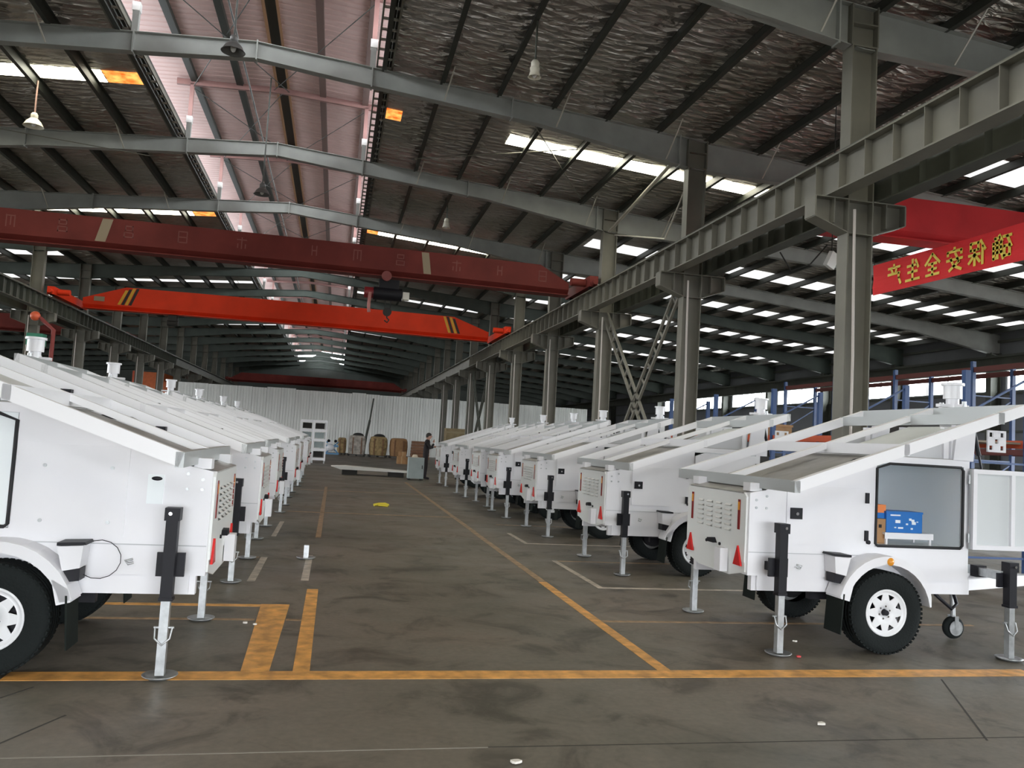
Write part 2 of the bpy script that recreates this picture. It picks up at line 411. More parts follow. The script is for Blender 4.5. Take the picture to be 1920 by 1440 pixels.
for y in FR:
    if y < -1: continue
    t = E('roof_rafter', (0, y, 0))
    tag(t, '%s tapered %s steel rafter spanning the hall' % (ORD[rl]+(' from the camera,' if rl else ' overhead'), 'grey' if y < 33 else 'shade-darkened green'), 'rafter', 'roof rafters'); rl += 1
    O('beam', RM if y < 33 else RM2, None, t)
    if y < 33:
        for m in SP: O('splice_plate', m, None, t)
    if 5 < y < 40:
        for m in ST: O('fly_brace', m, None, t)
# monitor frames
pf = MB()
for s in (-1, 1): pf.hexa([(RX,-.05,10.92),(RX+s*2.75,-.05,10.78),(RX+s*2.75,.05,10.78),(RX,.05,10.92),(RX,-.05,11.06),(RX+s*2.75,-.05,10.94),(RX+s*2.75,.05,10.94),(RX,.05,11.06)] if s > 0 else
        [(RX+s*2.75,-.05,10.78),(RX,-.05,10.92),(RX,.05,10.92),(RX+s*2.75,.05,10.78),(RX+s*2.75,-.05,10.94),(RX,-.05,11.06),(RX,.05,11.06),(RX+s*2.75,.05,10.94)])
pfm = pf.mesh('cross_beam', pinkm)
postm = [MB().box(RX+s*2.35-.06, RX+s*2.35+.06, -.06, .06, ztop(RX+2.35)-.02, 9.8).mesh('post_stub', rafterm) for s in (-1, 1)]
postu = [MB().box(RX+s*2.35-.05, RX+s*2.35+.05, -.05, .05, 9.8, 10.85).mesh('post', pinkm) for s in (-1, 1)]
capm = [MB().box(RX+s*2.35-.075, RX+s*2.35+.075, -.075, .075, 9.74, 9.92).mesh('post_block', M('white_block', (.75, .75, .73), .4)) for s in (-1, 1)]  # white block around the joint of each post
rod = [MB().cyl((RX-2.3, .1, 10.75), (RX+.2, 5.9, 10.95), .012, 6).mesh('bracing_rod', purlinm), MB().cyl((RX+2.3, .1, 10.75), (RX-.2, 5.9, 10.95), .012, 6).mesh('bracing_rod', purlinm),
       MB().cyl((RX-2.3, 5.9, 10.75), (RX, .1, 10.95), .012, 6).mesh('bracing_rod', purlinm)]
ml = 0
for y in FR:
    if y < 11 or y > 90: continue
    t = E('monitor_frame', (0, y, 0)); tag(t, '%s pink raised ridge frame standing on the rafters, counted from the camera' % ORD[ml], 'roof frame', 'ridge frames'); ml += 1
    O('cross_beam', pfm, None, t)
    for k in (0, 1): O('post', postu[k], None, t); O('post_stub', postm[k], None, t); O('post_block', capm[k], None, t)
    if y < 40:
        for r_ in rod: O('bracing_rod', r_, None, t)

# columns
def hcol(x, z1, sx=.44, fy=.26, mat=steel):
    return MB().box(x-sx/2, x-sx/2+.02, -fy/2, fy/2, 0, z1).box(x+sx/2-.02, x+sx/2, -fy/2, fy/2, 0, z1).box(x-sx/2+.02, x+sx/2-.02, -.008, .008, 0, z1).box(x-sx/2-.06, x+sx/2+.06, -fy/2-.06, fy/2+.06, 0, .03)
zc = ztop(CR)-.66
colm = hcol(0, zc, mat=steel).mesh('shaft', steel)
capc = MB().box(-.22, .22, -.13, -.01, zc-.02, zc).box(-.22, .22, -.13, -.01, zc+.34, zc+.36).box(-.235, -.215, -.13, .13, zc, zc+.66).box(.215, .235, -.13, .13, zc, zc+.66).box(-.2, .2, -.03, -.012, zc, zc+.66).mesh('cap_plate', steel)
def corbel(s):
    a, b = s*.22, s*.78
    mb = MB()
    x0, x1 = min(a, b), max(a, b)
    zi, zo = 5.1, 5.3
    zl, zr = (zi, zo) if s > 0 else (zo, zi)
    mb.hexa([(x0,-.012,zl),(x1,-.012,zr),(x1,.012,zr),(x0,.012,zl),(x0,-.012,5.6),(x1,-.012,5.6),(x1,.012,5.6),(x0,.012,5.6)])
    mb.box(x0, x1, -.14, .14, 5.60, 5.62)
    mb.hexa([(x0,-.14,zl-.015),(x1,-.14,zr-.015),(x1,.14,zr-.015),(x0,.14,zl-.015),(x0,-.14,zl),(x1,-.14,zr),(x1,.14,zr),(x0,.14,zl)])
    mb.box(b-.012, b+.012, -.14, .14, 5.3, 5.6); mb.box(s*.45-.008, s*.45+.008, -.13, .13, 5.22, 5.6)
    return mb.mesh('corbel', steel)
corb = [corbel(-1), corbel(1)]
bandm = MB().box(-.2, .2, -.13, -.01, 5.60, 5.615).box(-.2, .2, -.13, -.01, 5.08, 5.095).mesh('stiffener', steel)
pipem = MB().tube([(-.1, -.17, .1), (-.1, -.17, 3.2), (-.12, -.17, 4.2), (-.13, -.16, 5.45)], .022, 6).mesh('conduit', conduit)
for row, xc, nm in (('r', CR, 'right'), ('l', CL, 'left')):
    k = 0
    for y in FR:
        if y < (11 if row == 'r' else 29): continue
        t = E('steel_column', (xc, y, 0))
        tag(t, '%s steel column%s in the %s column row' % (ORD[k], ' from the camera' if k else ' visible', nm), 'column', '%s column row' % nm); k += 1
        O('shaft', colm, None, t); O('cap_plate', capc, None, t); O('stiffener', bandm, None, t)
        for c in corb: O('corbel', c, None, t)
        if y < 60: O('conduit', pipem, None, t)
for xw, nm, s in ((WR-.3, 'right', 1), (WL+.3, 'left', -1)):
    k = 0
    for y in FR:
        if y < 23: continue
        z1 = ztop(xw)-.8
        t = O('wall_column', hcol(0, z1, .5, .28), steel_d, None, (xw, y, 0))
        tag(t, '%s dark steel wall column%s against the %s side wall' % (ORD[k], ' from the camera' if k else ' visible', nm), 'column', '%s wall columns' % nm); k += 1

# crane runway beams
stiffm = MB().box(-.13, .13, -.006, .006, 5.66, 6.2).mesh('web_stiffener', steel)
stiffd = MB().box(-.13, .13, -.006, .006, 5.66, 6.2).mesh('web_stiffener', steel_d)
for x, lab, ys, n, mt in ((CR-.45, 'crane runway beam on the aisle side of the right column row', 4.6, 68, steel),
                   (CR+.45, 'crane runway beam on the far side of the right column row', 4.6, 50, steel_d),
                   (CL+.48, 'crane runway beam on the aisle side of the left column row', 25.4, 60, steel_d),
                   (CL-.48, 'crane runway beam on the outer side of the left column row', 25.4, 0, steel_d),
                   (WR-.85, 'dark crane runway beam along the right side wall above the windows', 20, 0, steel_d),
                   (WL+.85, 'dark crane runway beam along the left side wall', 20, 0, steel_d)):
    t = E('runway_beam', (x, 0, 0)); tag(t, lab, 'crane rail beam')
    y0 = 2 if n else 18
    O('beam', MB().box(-.14, .14, y0, YE, 5.63, 5.655).box(-.14, .14, y0, YE, 6.19, 6.215).box(-.008, .008, y0, YE, 5.655, 6.19), mt, t)
    O('rail', MB().box(-.03, .03, y0, YE, 6.215, 6.30), steel_d, t)
    for i in range(n): O('web_stiffener', stiffm if mt is steel else stiffd, None, t, (0, ys+i*.6, 0))

# laced cross braces between columns
def laced(name, y0, z0, y1, z1, lab, mat):
    t = E(name, (CR, y0, 0)); tag(t, lab, 'brace', 'laced column braces')
    a, b = Vector((0, 0, z0)), Vector((0, y1-y0, z1)); d = (b-a).normalized(); nrm = Vector((0, -d.z, d.y))
    L = (b-a).length
    for s in (-.15, .15): O('chord', MB().bar(a+nrm*s, b+nrm*s, .07, .06, (1, 0, 0)), mat, t)
    n = int(L/.5)
    for i in range(1, n): O('lacing_bar', MB().bar(a+d*(L*i/n)-nrm*.15, a+d*(L*i/n)+nrm*.15, .05, .03, (1, 0, 0)), mat, t)
laced('cross_brace', 17.15, .05, 22.85, 5.45, 'laced steel brace rising away from the second right column', steel)
laced('cross_brace', 22.85, .05, 17.15, 5.9, 'laced steel brace rising towards the second right column', steel)
laced('cross_brace', 41.15, .05, 46.85, 5.45, 'far laced brace rising away between the sixth and seventh right columns', steel_d)
laced('cross_brace', 46.85, .05, 41.15, 5.45, 'far laced brace rising nearer between the sixth and seventh right columns', steel_d)
for a, b, r_, lab in (((7.6, 22.8, 8.05), (7.5, 18.0, 8.55), .045, 'pale pipe strut from third right column up to the roof'),
                      ((7.7, 22.6, 7.9), (7.9, 19.2, 7.0), .022, 'thin rod sloping down from third right column top'),
                      ((7.9, 19.2, 7.0), (7.7, 17.4, 8.0), .022, 'thin rod rising to second right column top'),
                      ((3.7, 17.4, 9.02), (6.6, 22.6, 8.85), .014, 'thin bracing rod crossing under the right skylight'),
                      ((1.6, 21.8, 9.15), (5.4, 19.0, 8.95), .014, 'long thin bracing rod crossing toward the right skylight'),
                      ((-9.6, 22.6, 8.85), (-5.4, 23.0, 8.7), .012, 'thin tie rod under the left roof slope')):
    tag(O('bracing_rod', MB().cyl(a, b, r_, 8), tinm if r_ > .02 else steel), lab, 'rod')

# walls
R_ADDED_DOORS = [(-4, 16)]  # added doorways outside the view, placed for the daylight they let in
L_ADDED_DOORS = [(2, 18), (24, 38), (42, 50)]
def side_wall(x, s, name, nm, wcount0):
    t = E(name, (x, 0, 0)); tag(t, 'grey clad %s side wall of the hall' % nm, kind='structure')
    zt = ztop(x)+.2; th = .12
    x0, x1 = (0, th) if s > 0 else (-th, 0)
    zA, zB = 4.88, 5.98
    if 1:      # unseen side openings, added to let daylight deep into the hall
        O('added_door_lintel', MB().box(x0, x1, Y0, YE, 4.6, zA), wallg, t)
        ed = [Y0]+[e for d in (L_ADDED_DOORS if s < 0 else R_ADDED_DOORS) for e in d]+[YE]
        for a, b in zip(ed[::2], ed[1::2]): O('lower_cladding', MB().box(x0, x1, a, b, 0, 4.6), wallg, t)
    O('upper_cladding', MB().box(x0, x1, Y0, YE, zB, zt), wallg, t)
    ys = [Y0]
    n = wcount0
    for y in FR:
        if y+6 > 66: continue
        O('pier', MB().box(x0, x1, y-.35, y+.35, zA, zB), wallg, t)
        wt = E('window_%d' % n, (x, y+3, (zA+zB)/2)); tag(wt, 'long horizontal window in the %s wall, bay %s along' % (nm, ORD[min(FR.index(y), 19)]), kind='structure')
        hy, hz = 2.65, (zB-zA)/2
        xm = (x0+x1)/2
        fr = MB().box(xm-.03, xm+.03, -hy, hy, -hz, -hz+.05).box(xm-.03, xm+.03, -hy, hy, hz-.05, hz)
        for k in range(5): fr.box(xm-.03, xm+.03, -hy+k*(2*hy-.05)/4, -hy+.05+k*(2*hy-.05)/4, -hz+.05, hz-.05)
        O('window_frame', fr, M('pale_window_frame', (.5, .5, .5), .5), wt)
        for k in range(4):
            a = -hy+.05+k*(2*hy-.05)/4; b = -hy+(k+1)*(2*hy-.05)/4
            O('pane', MB().add([(xm,a,-hz+.05),(xm,b,-hz+.05),(xm,b,hz-.05),(xm,a,hz-.05)], [(0,1,2,3)]), glass, wt)
        n += 1
    O('pier', MB().box(x0, x1, 65-.35, YE, zA, zB), wallg, t); O('pier', MB().box(x0, x1, Y0, FR[0]+.35, zA, zB), wallg, t)
    for i, z in enumerate((1.6, 3.2, 4.8, 6.1, 7.0)): O('girt', MB().box(-s*.12 if s > 0 else 0, 0 if s > 0 else .12, Y0, YE, z-.05, z+.05), steel_d, t)
    return n
n_ = side_wall(WR, 1, 'wall_right', 'right', 1)
side_wall(WL, -1, 'wall_left', 'left', n_)
wf = E('wall_front', (0, Y0, 0)); tag(wf, 'front end wall behind the camera with a wide open doorway', kind='structure')
DX0, DX1, DZ = -5, 11, 3.4
O('cladding', MB().box(WL, DX0, 0, .1, 0, ztop(WL)+.2), wallg, wf); O('cladding', MB().box(DX1, WR, 0, .1, 0, ztop(WR)+.2), wallg, wf)
O('gable_cladding', MB().prism([(DX0, DZ), (DX1, DZ), (DX1, ztop(WR)+.2), (WR, ztop(WR)+.2), (RX+MO, ztop(RX+MO)+.2), (RX-MO, ztop(RX-MO)+.2), (WL, ztop(WL)+.2), (DX0, ztop(WL)+.2)], 1, 0, .1), wallg, wf)
wb_ = E('wall_back', (0, YE, 0)); tag(wb_, 'dark far end wall of the hall with a gable', kind='structure')
O('gable_cladding', MB().prism([(WL, 5.2), (WR, 5.2), (WR, ztop(WR)+.2), (RX+MO, ztop(RX+MO)+.2), (RX, 11.2), (RX-MO, ztop(RX-MO)+.2), (WL, ztop(WL)+.2)], 1, 0, .1), wallb, wb_)
O('lower_cladding', MB().box(WL, WR, 0, .1, 0, 5.2), wallred, wb_)

# white hoarding across the hall
t = E('partition_wall', (0, 64, 0)); tag(t, 'tall white corrugated hoarding across the middle of the hall', 'partition')
pm = {}
for i in range(30):
    x = -11.6+i*1.06; h = 4.62+(.06 if i in (6, 7, 12) else 0)+.012*math.sin(i*2.1)
    v = MB(); npt = []
    for k in range(5): npt += [(k*.21, 0), (k*.21+.12, 0), (k*.21+.14, .03), (k*.21+.19, .03)]
    npt.append((1.05, 0))
    vs_ = [(px, -py, 0) for px, py in npt]+[(px, -py, h) for px, py in npt]; m_ = len(npt)
    O('panel', v.add(vs_, [(k, k+1, m_+k+1, m_+k) for k in range(m_-1)]), partm, t, (x, -.008*(i % 2), 0))
O('top_rail', MB().box(-11.6, 20.2, .03, .08, 4.4, 4.48), zinc, t)

# ------------------------------------------------------------------ cranes
def crane(y, x0, x1, zb, h, mat, lab, stripes=False, marks=(), plates=(), hoist=None, taper=.95, trucklen=2.6, ytruck=0, dark=None):
    t = E('bridge_crane', ((x0+x1)/2, y, zb)); tag(t, lab, 'crane', 'overhead cranes')
    c = (x0+x1)/2; a, b = x0-c+.35, x1-c-.35
    cam_ = .05
    n = 12; top = []; bot = []
    for i in range(n+1):
        u = i/n; x = a+(b-a)*u; e = cam_*math.sin(PI*u)
        d = min(x-a, b-x)
        hh = h if d > taper else h*(.42+.58*d/taper)
        top.append((x, hh+e)); bot.append((x, e))
    xs = sorted(set([a+taper, b-taper]+[p[0] for p in top]))
    def ev(x):
        u = (x-a)/(b-a); e = cam_*math.sin(PI*u); d = min(x-a, b-x)
        return e, (h if d >= taper-1e-6 else h*(.42+.58*d/taper))+e
    g = MB()
    for xa, xb in zip(xs, xs[1:]):
        (ea, ha), (eb, hb) = ev(xa), ev(xb)
        za, zbb = ea+.16, eb+.16
        g.hexa([(xa,-.19,za),(xb,-.19,zbb),(xb,.19,zbb),(xa,.19,za),(xa,-.19,ha),(xb,-.19,hb),(xb,.19,hb),(xa,.19,ha)])
    O('girder', g, mat, t)
    g = MB()
    for xa, xb in zip(xs, xs[1:]):
        (ea, ha), (eb, hb) = ev(xa), ev(xb)
        g.hexa([(xa,-.03,ea),(xb,-.03,eb),(xb,.03,eb),(xa,.03,ea),(xa,-.19,ea+.16),(xb,-.19,eb+.16),(xb,.19,eb+.16),(xa,.19,ea+.16)])
        g.hexa([(xa,-.24,ea-.03),(xb,-.24,eb-.03),(xb,.24,eb-.03),(xa,.24,ea-.03),(xa,-.24,ea),(xb,-.24,eb),(xb,.24,eb),(xa,.24,ea)])
    O('bottom_flange', g, dark or mat, t)
    for s, xe in ((-1, x0-c), (1, x1-c)):
        tr = O('end_truck', MB().box(xe-.13, xe+.13, -trucklen/2+ytruck, trucklen/2+ytruck, .05, .36), mat, t)
        for q in (-1, 1):
            yy = ytruck+q*(trucklen/2-.25)
            O('wheel', MB().cyl((xe-.07, yy, .15), (xe+.07, yy, .15), .145, 18), black, tr)
            O('buffer', MB().cyl((xe, ytruck+q*trucklen/2, .16), (xe, ytruck+q*(trucklen/2+.18), .16), .11, 14, .08), mat, tr)
        O('drive_motor', MB().cyl((xe-s*.15, ytruck-trucklen/2+.4, .2), (xe-s*.6, ytruck-trucklen/2+.4, .2), .12, 14), dark or mat, tr)
    if stripes:
        for s, xq in ((1, x0-c+1.75), (-1, x1-c-2.3)):
            for k in range(4):
                xx = xq+k*.15; e, hh = ev(xx)
                O('warning_stripe', MB().hexa([(xx,-.194,.22+e),(xx+.12,-.194,.22+e),(xx+.12,-.188,.22+e),(xx,-.188,.22+e),(xx+s*.28,-.194,hh-.02),(xx+s*.28+.12,-.194,hh-.02),(xx+s*.28+.12,-.188,hh-.02),(xx+s*.28,-.188,hh-.02)]), yellowm if k % 2 == 0 else blackp, t)
    for xw, style in marks:
        xx = xw-c; e, hh = ev(xx); z = e+.16+(hh-e-.16)*.52
        g = MB(); Y_ = -.193
        def bx(p0, p1, q0, q1): g.box(xx+p0, xx+p1, Y_, -.189, z+q0, z+q1)
        if style == 0:   # ladder-like glyph
            bx(-.13,-.10,-.17,.17); bx(.10,.13,-.17,.17); bx(-.13,.13,.14,.17); bx(-.13,.13,-.02,.01); bx(-.13,.13,-.17,-.14)
        elif style == 1:
            bx(-.11,.11,.03,.05); bx(-.11,.11,.14,.17); bx(-.11,-.08,.03,.17); bx(.08,.11,.03,.17); bx(-.13,.13,-.17,-.14); bx(-.13,-.1,-.17,-.02); bx(.1,.13,-.17,-.02); bx(-.13,.13,-.04,-.02)
        elif style == 2:
            bx(-.12,-.09,-.17,.17); bx(-.01,.02,-.12,.12); bx(.09,.12,-.17,.17); bx(-.12,.12,.13,.16)
        elif style == 3:
            bx(-.14,.14,.08,.11); bx(-.015,.015,-.17,.17); bx(-.12,-.09,-.15,-.02); bx(.09,.12,-.15,-.02)
        else:
            bx(-.08,-.05,-.15,.15); bx(.05,.08,-.15,.15); bx(-.08,.08,-.02,.02)
        O('painted_lettering', g, fadedm, t)
    for xw, ln, tilt in plates:
        xx = xw-c; e, hh = ev(xx)
        O('tan_patch', MB().hexa([(xx-ln,-.196,e+.18),(xx+ln*.6,-.196,e+.18),(xx+ln*.6,-.188,e+.18),(xx-ln,-.188,e+.18),(xx-ln+tilt,-.196,hh-.03),(xx+ln*.6+tilt,-.196,hh-.03),(xx+ln*.6+tilt,-.188,hh-.03),(xx-ln+tilt,-.188,hh-.03)]), tanm, t)
    if hoist is not None:
        xx = hoist-c
        hs = O('hoist', MB().cyl((xx-.45,0,-.48),(xx+.4,0,-.48),.2,18).box(xx-.3,xx+.3,-.12,.12,-.35,-.05), black, t)
        O('hoist_motor', MB().cyl((xx-.45,0,-.48),(xx-.72,0,-.48),.17,16), M('hoist_red', (.25, .02, .025), .4), hs)
        O('trolley_wheel', MB().cyl((xx-.1,-.28,.02),(xx-.1,-.2,.02),.15,18), M('trolley_red', (.22, .05, .045), .5), hs)
        O('control_box', MB().box(xx+.42, xx+.62, -.15, .1, -.62, -.4), M('pale_box', (.7, .68, .62), .5), hs)
        for q in (-.08, .08): O('wire_rope', MB().cyl((xx+q,0,-.6),(xx+q,0,-.95),.012,6), darkm, hs)
        O('hook_block', MB().cyl((xx,-.06,-1.02),(xx,.06,-1.02),.13,16).tube([(xx,0,-1.1),(xx,0,-1.2),(xx+.07,0,-1.26),(xx+.02,0,-1.34),(xx-.07,0,-1.28)], .022, 8), darkm, hs)
        O('pendant_cable', MB().tube([(xx-.55,-.2,-.5),(xx-.57,-.2,-.9),(xx-.55,-.2,-1.1)], .05, 8), M('pendant_pink', (.45, .18, .16), .5), hs)
    return t
c1 = crane(24.5, CL+.48, CR-.45, 6.30, .86, craneR, 'dark red overhead crane girder across the hall, nearest the camera',
      marks=[(-9.08,2),(-7.77,1),(-6.06,1),(-4.63,0),(-3.02,3),(-.97,4),(.28,2),(1.56,1),(3.27,3),(4.62,4),(5.99,0)], plates=[(-6.75,.17,.16),(2.42,.14,-.1)], hoist=1.28, ytruck=-.35)
crane(38.2, CL+.48, CR-.45, 6.34, 1.0, craneO, 'orange red overhead crane with yellow black stripes, second across the hall', stripes=True, taper=1.7, trucklen=4.4, ytruck=-.9,
      hoist=None)
crane(14.9, CR+.45, WR-.85, 6.33, .88, craneB, 'bright red overhead crane in the right bay behind the banner', taper=1.6)
crane(52, WL+.85, CL-.48, 6.33, .95, craneR, 'dark red overhead crane in the left bay')
crane(90, CL+.48, CR-.45, 6.30, .95, craneR, 'farthest dark red crane near the end wall')
tag(O('name_plate', MB().box(-10.62, -10.2, 37.97, 38.0, 6.66, 6.86), tanm), 'pale name plate on the left end of the orange crane', 'plate')
bpy.data.objects['name_plate'].parent = [o for o in COL.objects if o.name.startswith('bridge_crane')][1]
_np = bpy.data.objects['name_plate']; _np.matrix_parent_inverse = Matrix.Translation(-_np.parent.location); del _np['category']
hs = O('hoist', MB().box(-7.55,-7.2,38.0,38.4,6.05,6.3).cyl((-7.6,38.2,5.98),(-7.15,38.2,5.98),.13,16), darkm, _np.parent); hs.matrix_parent_inverse = Matrix.Translation(-_np.parent.location)
hm = O('hoist_motor', MB().cyl((-7.65,38.05,5.95),(-7.1,38.05,5.95),.07,14), greenm, hs); hm.matrix_parent_inverse = Matrix.Translation(-_np.parent.location)

# ------------------------------------------------------------------ banner
bt = E('banner', (12, 14.3, 5.8)); tag(bt, 'red cloth banner with gold characters hung under the right bay roof', 'banner')
mb = MB(); ny = 30; nz = 4; vs_ = []
yb0, yb1 = 10.2, 16.5
def bz(y): return 5.83-.05*(16.5-y)/4.2*1.0
for j in range(ny+1):
    y = yb0+(yb1-yb0)*j/ny
    for k in range(nz+1):
        vs_.append((.012*math.sin(k*2.2+j*.3), y-14.3, bz(y)-5.8-.35+.7*k/nz))
fs = [(j*(nz+1)+k, (j+1)*(nz+1)+k, (j+1)*(nz+1)+k+1, j*(nz+1)+k+1) for j in range(ny) for k in range(nz)]
mb.add(vs_, fs, True); mb.add([(v[0]+.006, v[1], v[2]) for v in vs_], [f[::-1] for f in fs], True)
O('cloth', mb, bannerm, bt)
G = {
 '产': [[(.5,1),(.5,.9)],[(.1,.85),(.9,.85)],[(.32,.78),(.38,.62)],[(.68,.78),(.6,.62)],[(.1,.55),(.92,.55)],[(.18,.55),(.15,.3),(.02,.02)]],
 '生': [[(.3,.95),(.12,.6)],[(.25,.72),(.85,.72)],[(.5,1),(.5,.05)],[(.2,.42),(.8,.42)],[(.05,.05),(.95,.05)]],
 '全': [[(.5,1),(.05,.55)],[(.5,1),(.95,.55)],[(.25,.55),(.75,.55)],[(.5,.55),(.5,.05)],[(.25,.3),(.75,.3)],[(.1,.05),(.9,.05)]],
 '安': [[(.5,1),(.5,.9)],[(.1,.7),(.1,.85),(.9,.85),(.9,.7)],[(.45,.75),(.25,.35),(.8,.02)],[(.72,.55),(.55,.2),(.12,.0)],[(.05,.48),(.95,.48)]],
 '保': [[(.3,1),(.05,.6)],[(.2,.75),(.2,0)],[(.42,.95),(.85,.95),(.85,.65),(.42,.65),(.42,.95)],[(.35,.45),(.95,.45)],[(.63,.65),(.63,0)],[(.6,.42),(.35,.12)],[(.66,.42),(.95,.12)]],
 '确': [[(.02,.9),(.42,.9)],[(.22,.9),(.02,.45)],[(.1,.5),(.36,.5),(.36,.1),(.1,.1),(.1,.5)],[(.62,1),(.48,.75)],[(.6,.9),(.85,.9),(.75,.75)],[(.52,.7),(.92,.7),(.92,.05),(.82,.08)],[(.52,.7),(.52,.3),(.42,0)],[(.52,.5),(.92,.5)],[(.52,.3),(.92,.3)],[(.72,.7),(.72,.05)]],
}
for ch, yc in zip('产生全安保确', (15.75, 15.15, 14.55, 13.93, 13.34, 12.74)):
    g = MB(); s = .46
    for st_ in G[ch]:
        for p, q in zip(st_, st_[1:]):
            a = Vector((-.022, yc-14.3+(p[0]-.5)*s, bz(yc)-5.8+(p[1]-.5)*s)); b = Vector((-.022, yc-14.3+(q[0]-.5)*s, bz(yc)-5.8+(q[1]-.5)*s))
            d = (b-a).normalized()*.018
            g.bar(a-d, b+d, .012, .05, (1, 0, 0)) if False else g.bar(a-d, b+d, .058, .008, (1, 0, 0))
    O('character', g, goldm, bt)
for y in (10.3, 16.45):
    O('hanging_cord', MB().cyl((0, y-14.3, bz(y)-5.8+.33), (0, (17 if y > 14 else 11)-14.3, ztop(12)-.52-5.8), .008, 6), darkm, bt)

# ------------------------------------------------------------------ pendant lamps
def lamp(x, y, z, ztop_, shade, lab, rodm=purlinm, r=.21):
    t = E('pendant_lamp', (x, y, z)); tag(t, lab, 'lamp', 'high bay pendant lamps')
    O('rod', MB().cyl((0,0,.2),(0,0,ztop_-z),.018,8), rodm, t)
    O('housing', MB().lathe((0,0,0), [(.0,.24),(.05,.24),(.075,.2),(.075,.1),(.04,.08),(0,.08)], 16, 2), shade, t)
    O('shade', MB().lathe((0,0,0), [(.05,.12),(.09,.10),(r*.75,.03),(r,-.07),(r+.012,-.075),(r-.015,-.06),(r*.72,.02),(.08,.085),(.05,.1)], 24, 2), shade, t)
    O('bulb', MB().ell((0,0,.0), (.055,.055,.085)), M('unlit_bulb', (.7, .7, .68), .25), t)
lamp(-2.36, 15.5, 8.62, 10.98, lampd, 'dark bell pendant lamp hanging in front of the second rafter')
lamp(-2.35, 22.2, 7.85, 10.98, lampd, 'dark bell pendant lamp hanging below the third rafter in the ridge opening')
lamp(-7.2, 20, 8.2, ztop(-7.2)+.1, lampw, 'cream pendant lamp on a copper rod under the left skylight', copperm)
lamp(3.0, 13.6, 8.12, ztop(3.1)+.1, lampw, 'pale pendant lamp under the foil roof before the second rafter', steel_d, .11)
lamp(3.0, 25.4, 8.35, ztop(3.0)+.1, lampw, 'pale pendant lamp between third and fourth rafters on the right', steel_d, .13)
fl_ = E('flood_light', (9.25, 14.0, 5.5)); tag(fl_, 'white square flood light hanging by the right column corbel', 'lamp')
O('housing', MB().box(-.11, .11, -.05, .05, -.15, .15), M('flood_white', (.75, .75, .72), .4), fl_, rot=(.2, .35, .3)); O('bracket', MB().cyl((0,0,.1),(0,0,ztop(9.25)-5.5),.01,8), darkm, fl_)
O('cable', MB().tube([(-.1,0,.3),(-.4,.1,-.1),(-.75,.2,-.25),(-1.0,.2,.1)], .014, 6), darkm, fl_)

# ------------------------------------------------------------------ trailers
PARTS = []
def part(name, mb, mat, parent=None, var=None):
    PARTS.append((name, mb.mesh(name, mat), parent, var)); return len(PARTS)-1
BW = .60
WC = (1.19, .345)
def xz(poly, y0, y1): return MB().prism(poly, 1, y0, y1)
# body shell: rear block + hollow cabinet
b = MB()
b.prism([(0,.60),(1.15,.60),(1.15,1.655),(.14,1.315),(0,1.285)], 1, -BW, BW)
b.box(1.15, 2.15, -BW, BW, .60, .875)            # cabinet floor
b.prism([(1.15,1.605),(2.15,1.605),(2.15,1.665),(1.15,1.665)], 1, -BW, BW)
b.box(2.09, 2.15, -BW, BW, .875, 1.605)          # front wall
b.box(1.15, 1.2, -BW, BW, .875, 1.605)
body = part('body', b, white)
part('cabinet_lining', MB().box(1.205, 2.085, .592, .597, .88, 1.6).box(1.205, 2.085, -.59, .59, 1.598, 1.604).box(1.2, 1.205, -BW+.03, BW-.03, .88, 1.6).box(2.085, 2.09, -BW+.03, BW-.03, .88, 1.6).box(1.2, 2.09, -BW+.03, BW-.03, .876, .88), white2, body)
for s, op in ((-1, 'open_neg'), (1, 'open_pos')):
    # cabinet back (closed side) is a full wall when the opposite door is open; doors close the other cases
    y0, y1 = sorted((s*BW, s*(BW+.018)))
    d = part('door', MB().prism([(1.21,.885),(2.08,.885),(2.08,1.595),(1.33,1.595),(1.21,1.55)], 1, y0-.02*(s > 0), y1+.02*(s < 0)), white, None, ('not', op))
    part('door_handle', MB().box(1.26, 1.36, *sorted((s*(BW+.018), s*(BW+.028))), 1.2, 1.3), black, d, ('not', op))
    for z in (1.02, 1.45): part('hinge', MB().box(2.07, 2.10, *sorted((s*BW, s*(BW+.03))), z-.04, z+.04), black, d, ('not', op))
    yy = s*(BW+.004)
    pts = [(1.205,yy,.90),(1.225,yy,.882),(2.06,yy,.882),(2.084,yy,.905),(2.084,yy,1.57),(2.06,yy,1.6),(1.33,yy,1.6),(1.205,yy,1.555)]
    part('door_seal', MB().tube(pts, .013, 6, True), gasketm, None, ('only', op))
# opened door on the near side of the first right trailer, swung round by its front hinge
od = part('door', MB().box(2.12, 3.0, -BW-.06, -BW-.035, .885, 1.595), doorin, None, ('only', 'open_neg'))
part('door_frame', MB().box(2.12, 2.16, -BW-.085, -BW-.06, .885, 1.595).box(2.96, 3.0, -BW-.085, -BW-.06, .885, 1.595).box(2.16, 2.96, -BW-.085, -BW-.06, 1.555, 1.595).box(2.16, 2.96, -BW-.085, -BW-.06, .885, .925).box(2.52, 2.56, -BW-.085, -BW-.06, .925, 1.555), white, od, ('only', 'open_neg'))
for z in (.98, 1.5): part('hinge', MB().cyl((2.125,-BW-.03,z-.04),(2.125,-BW-.03,z+.04),.014,8), zinc, od, ('only', 'open_neg'))
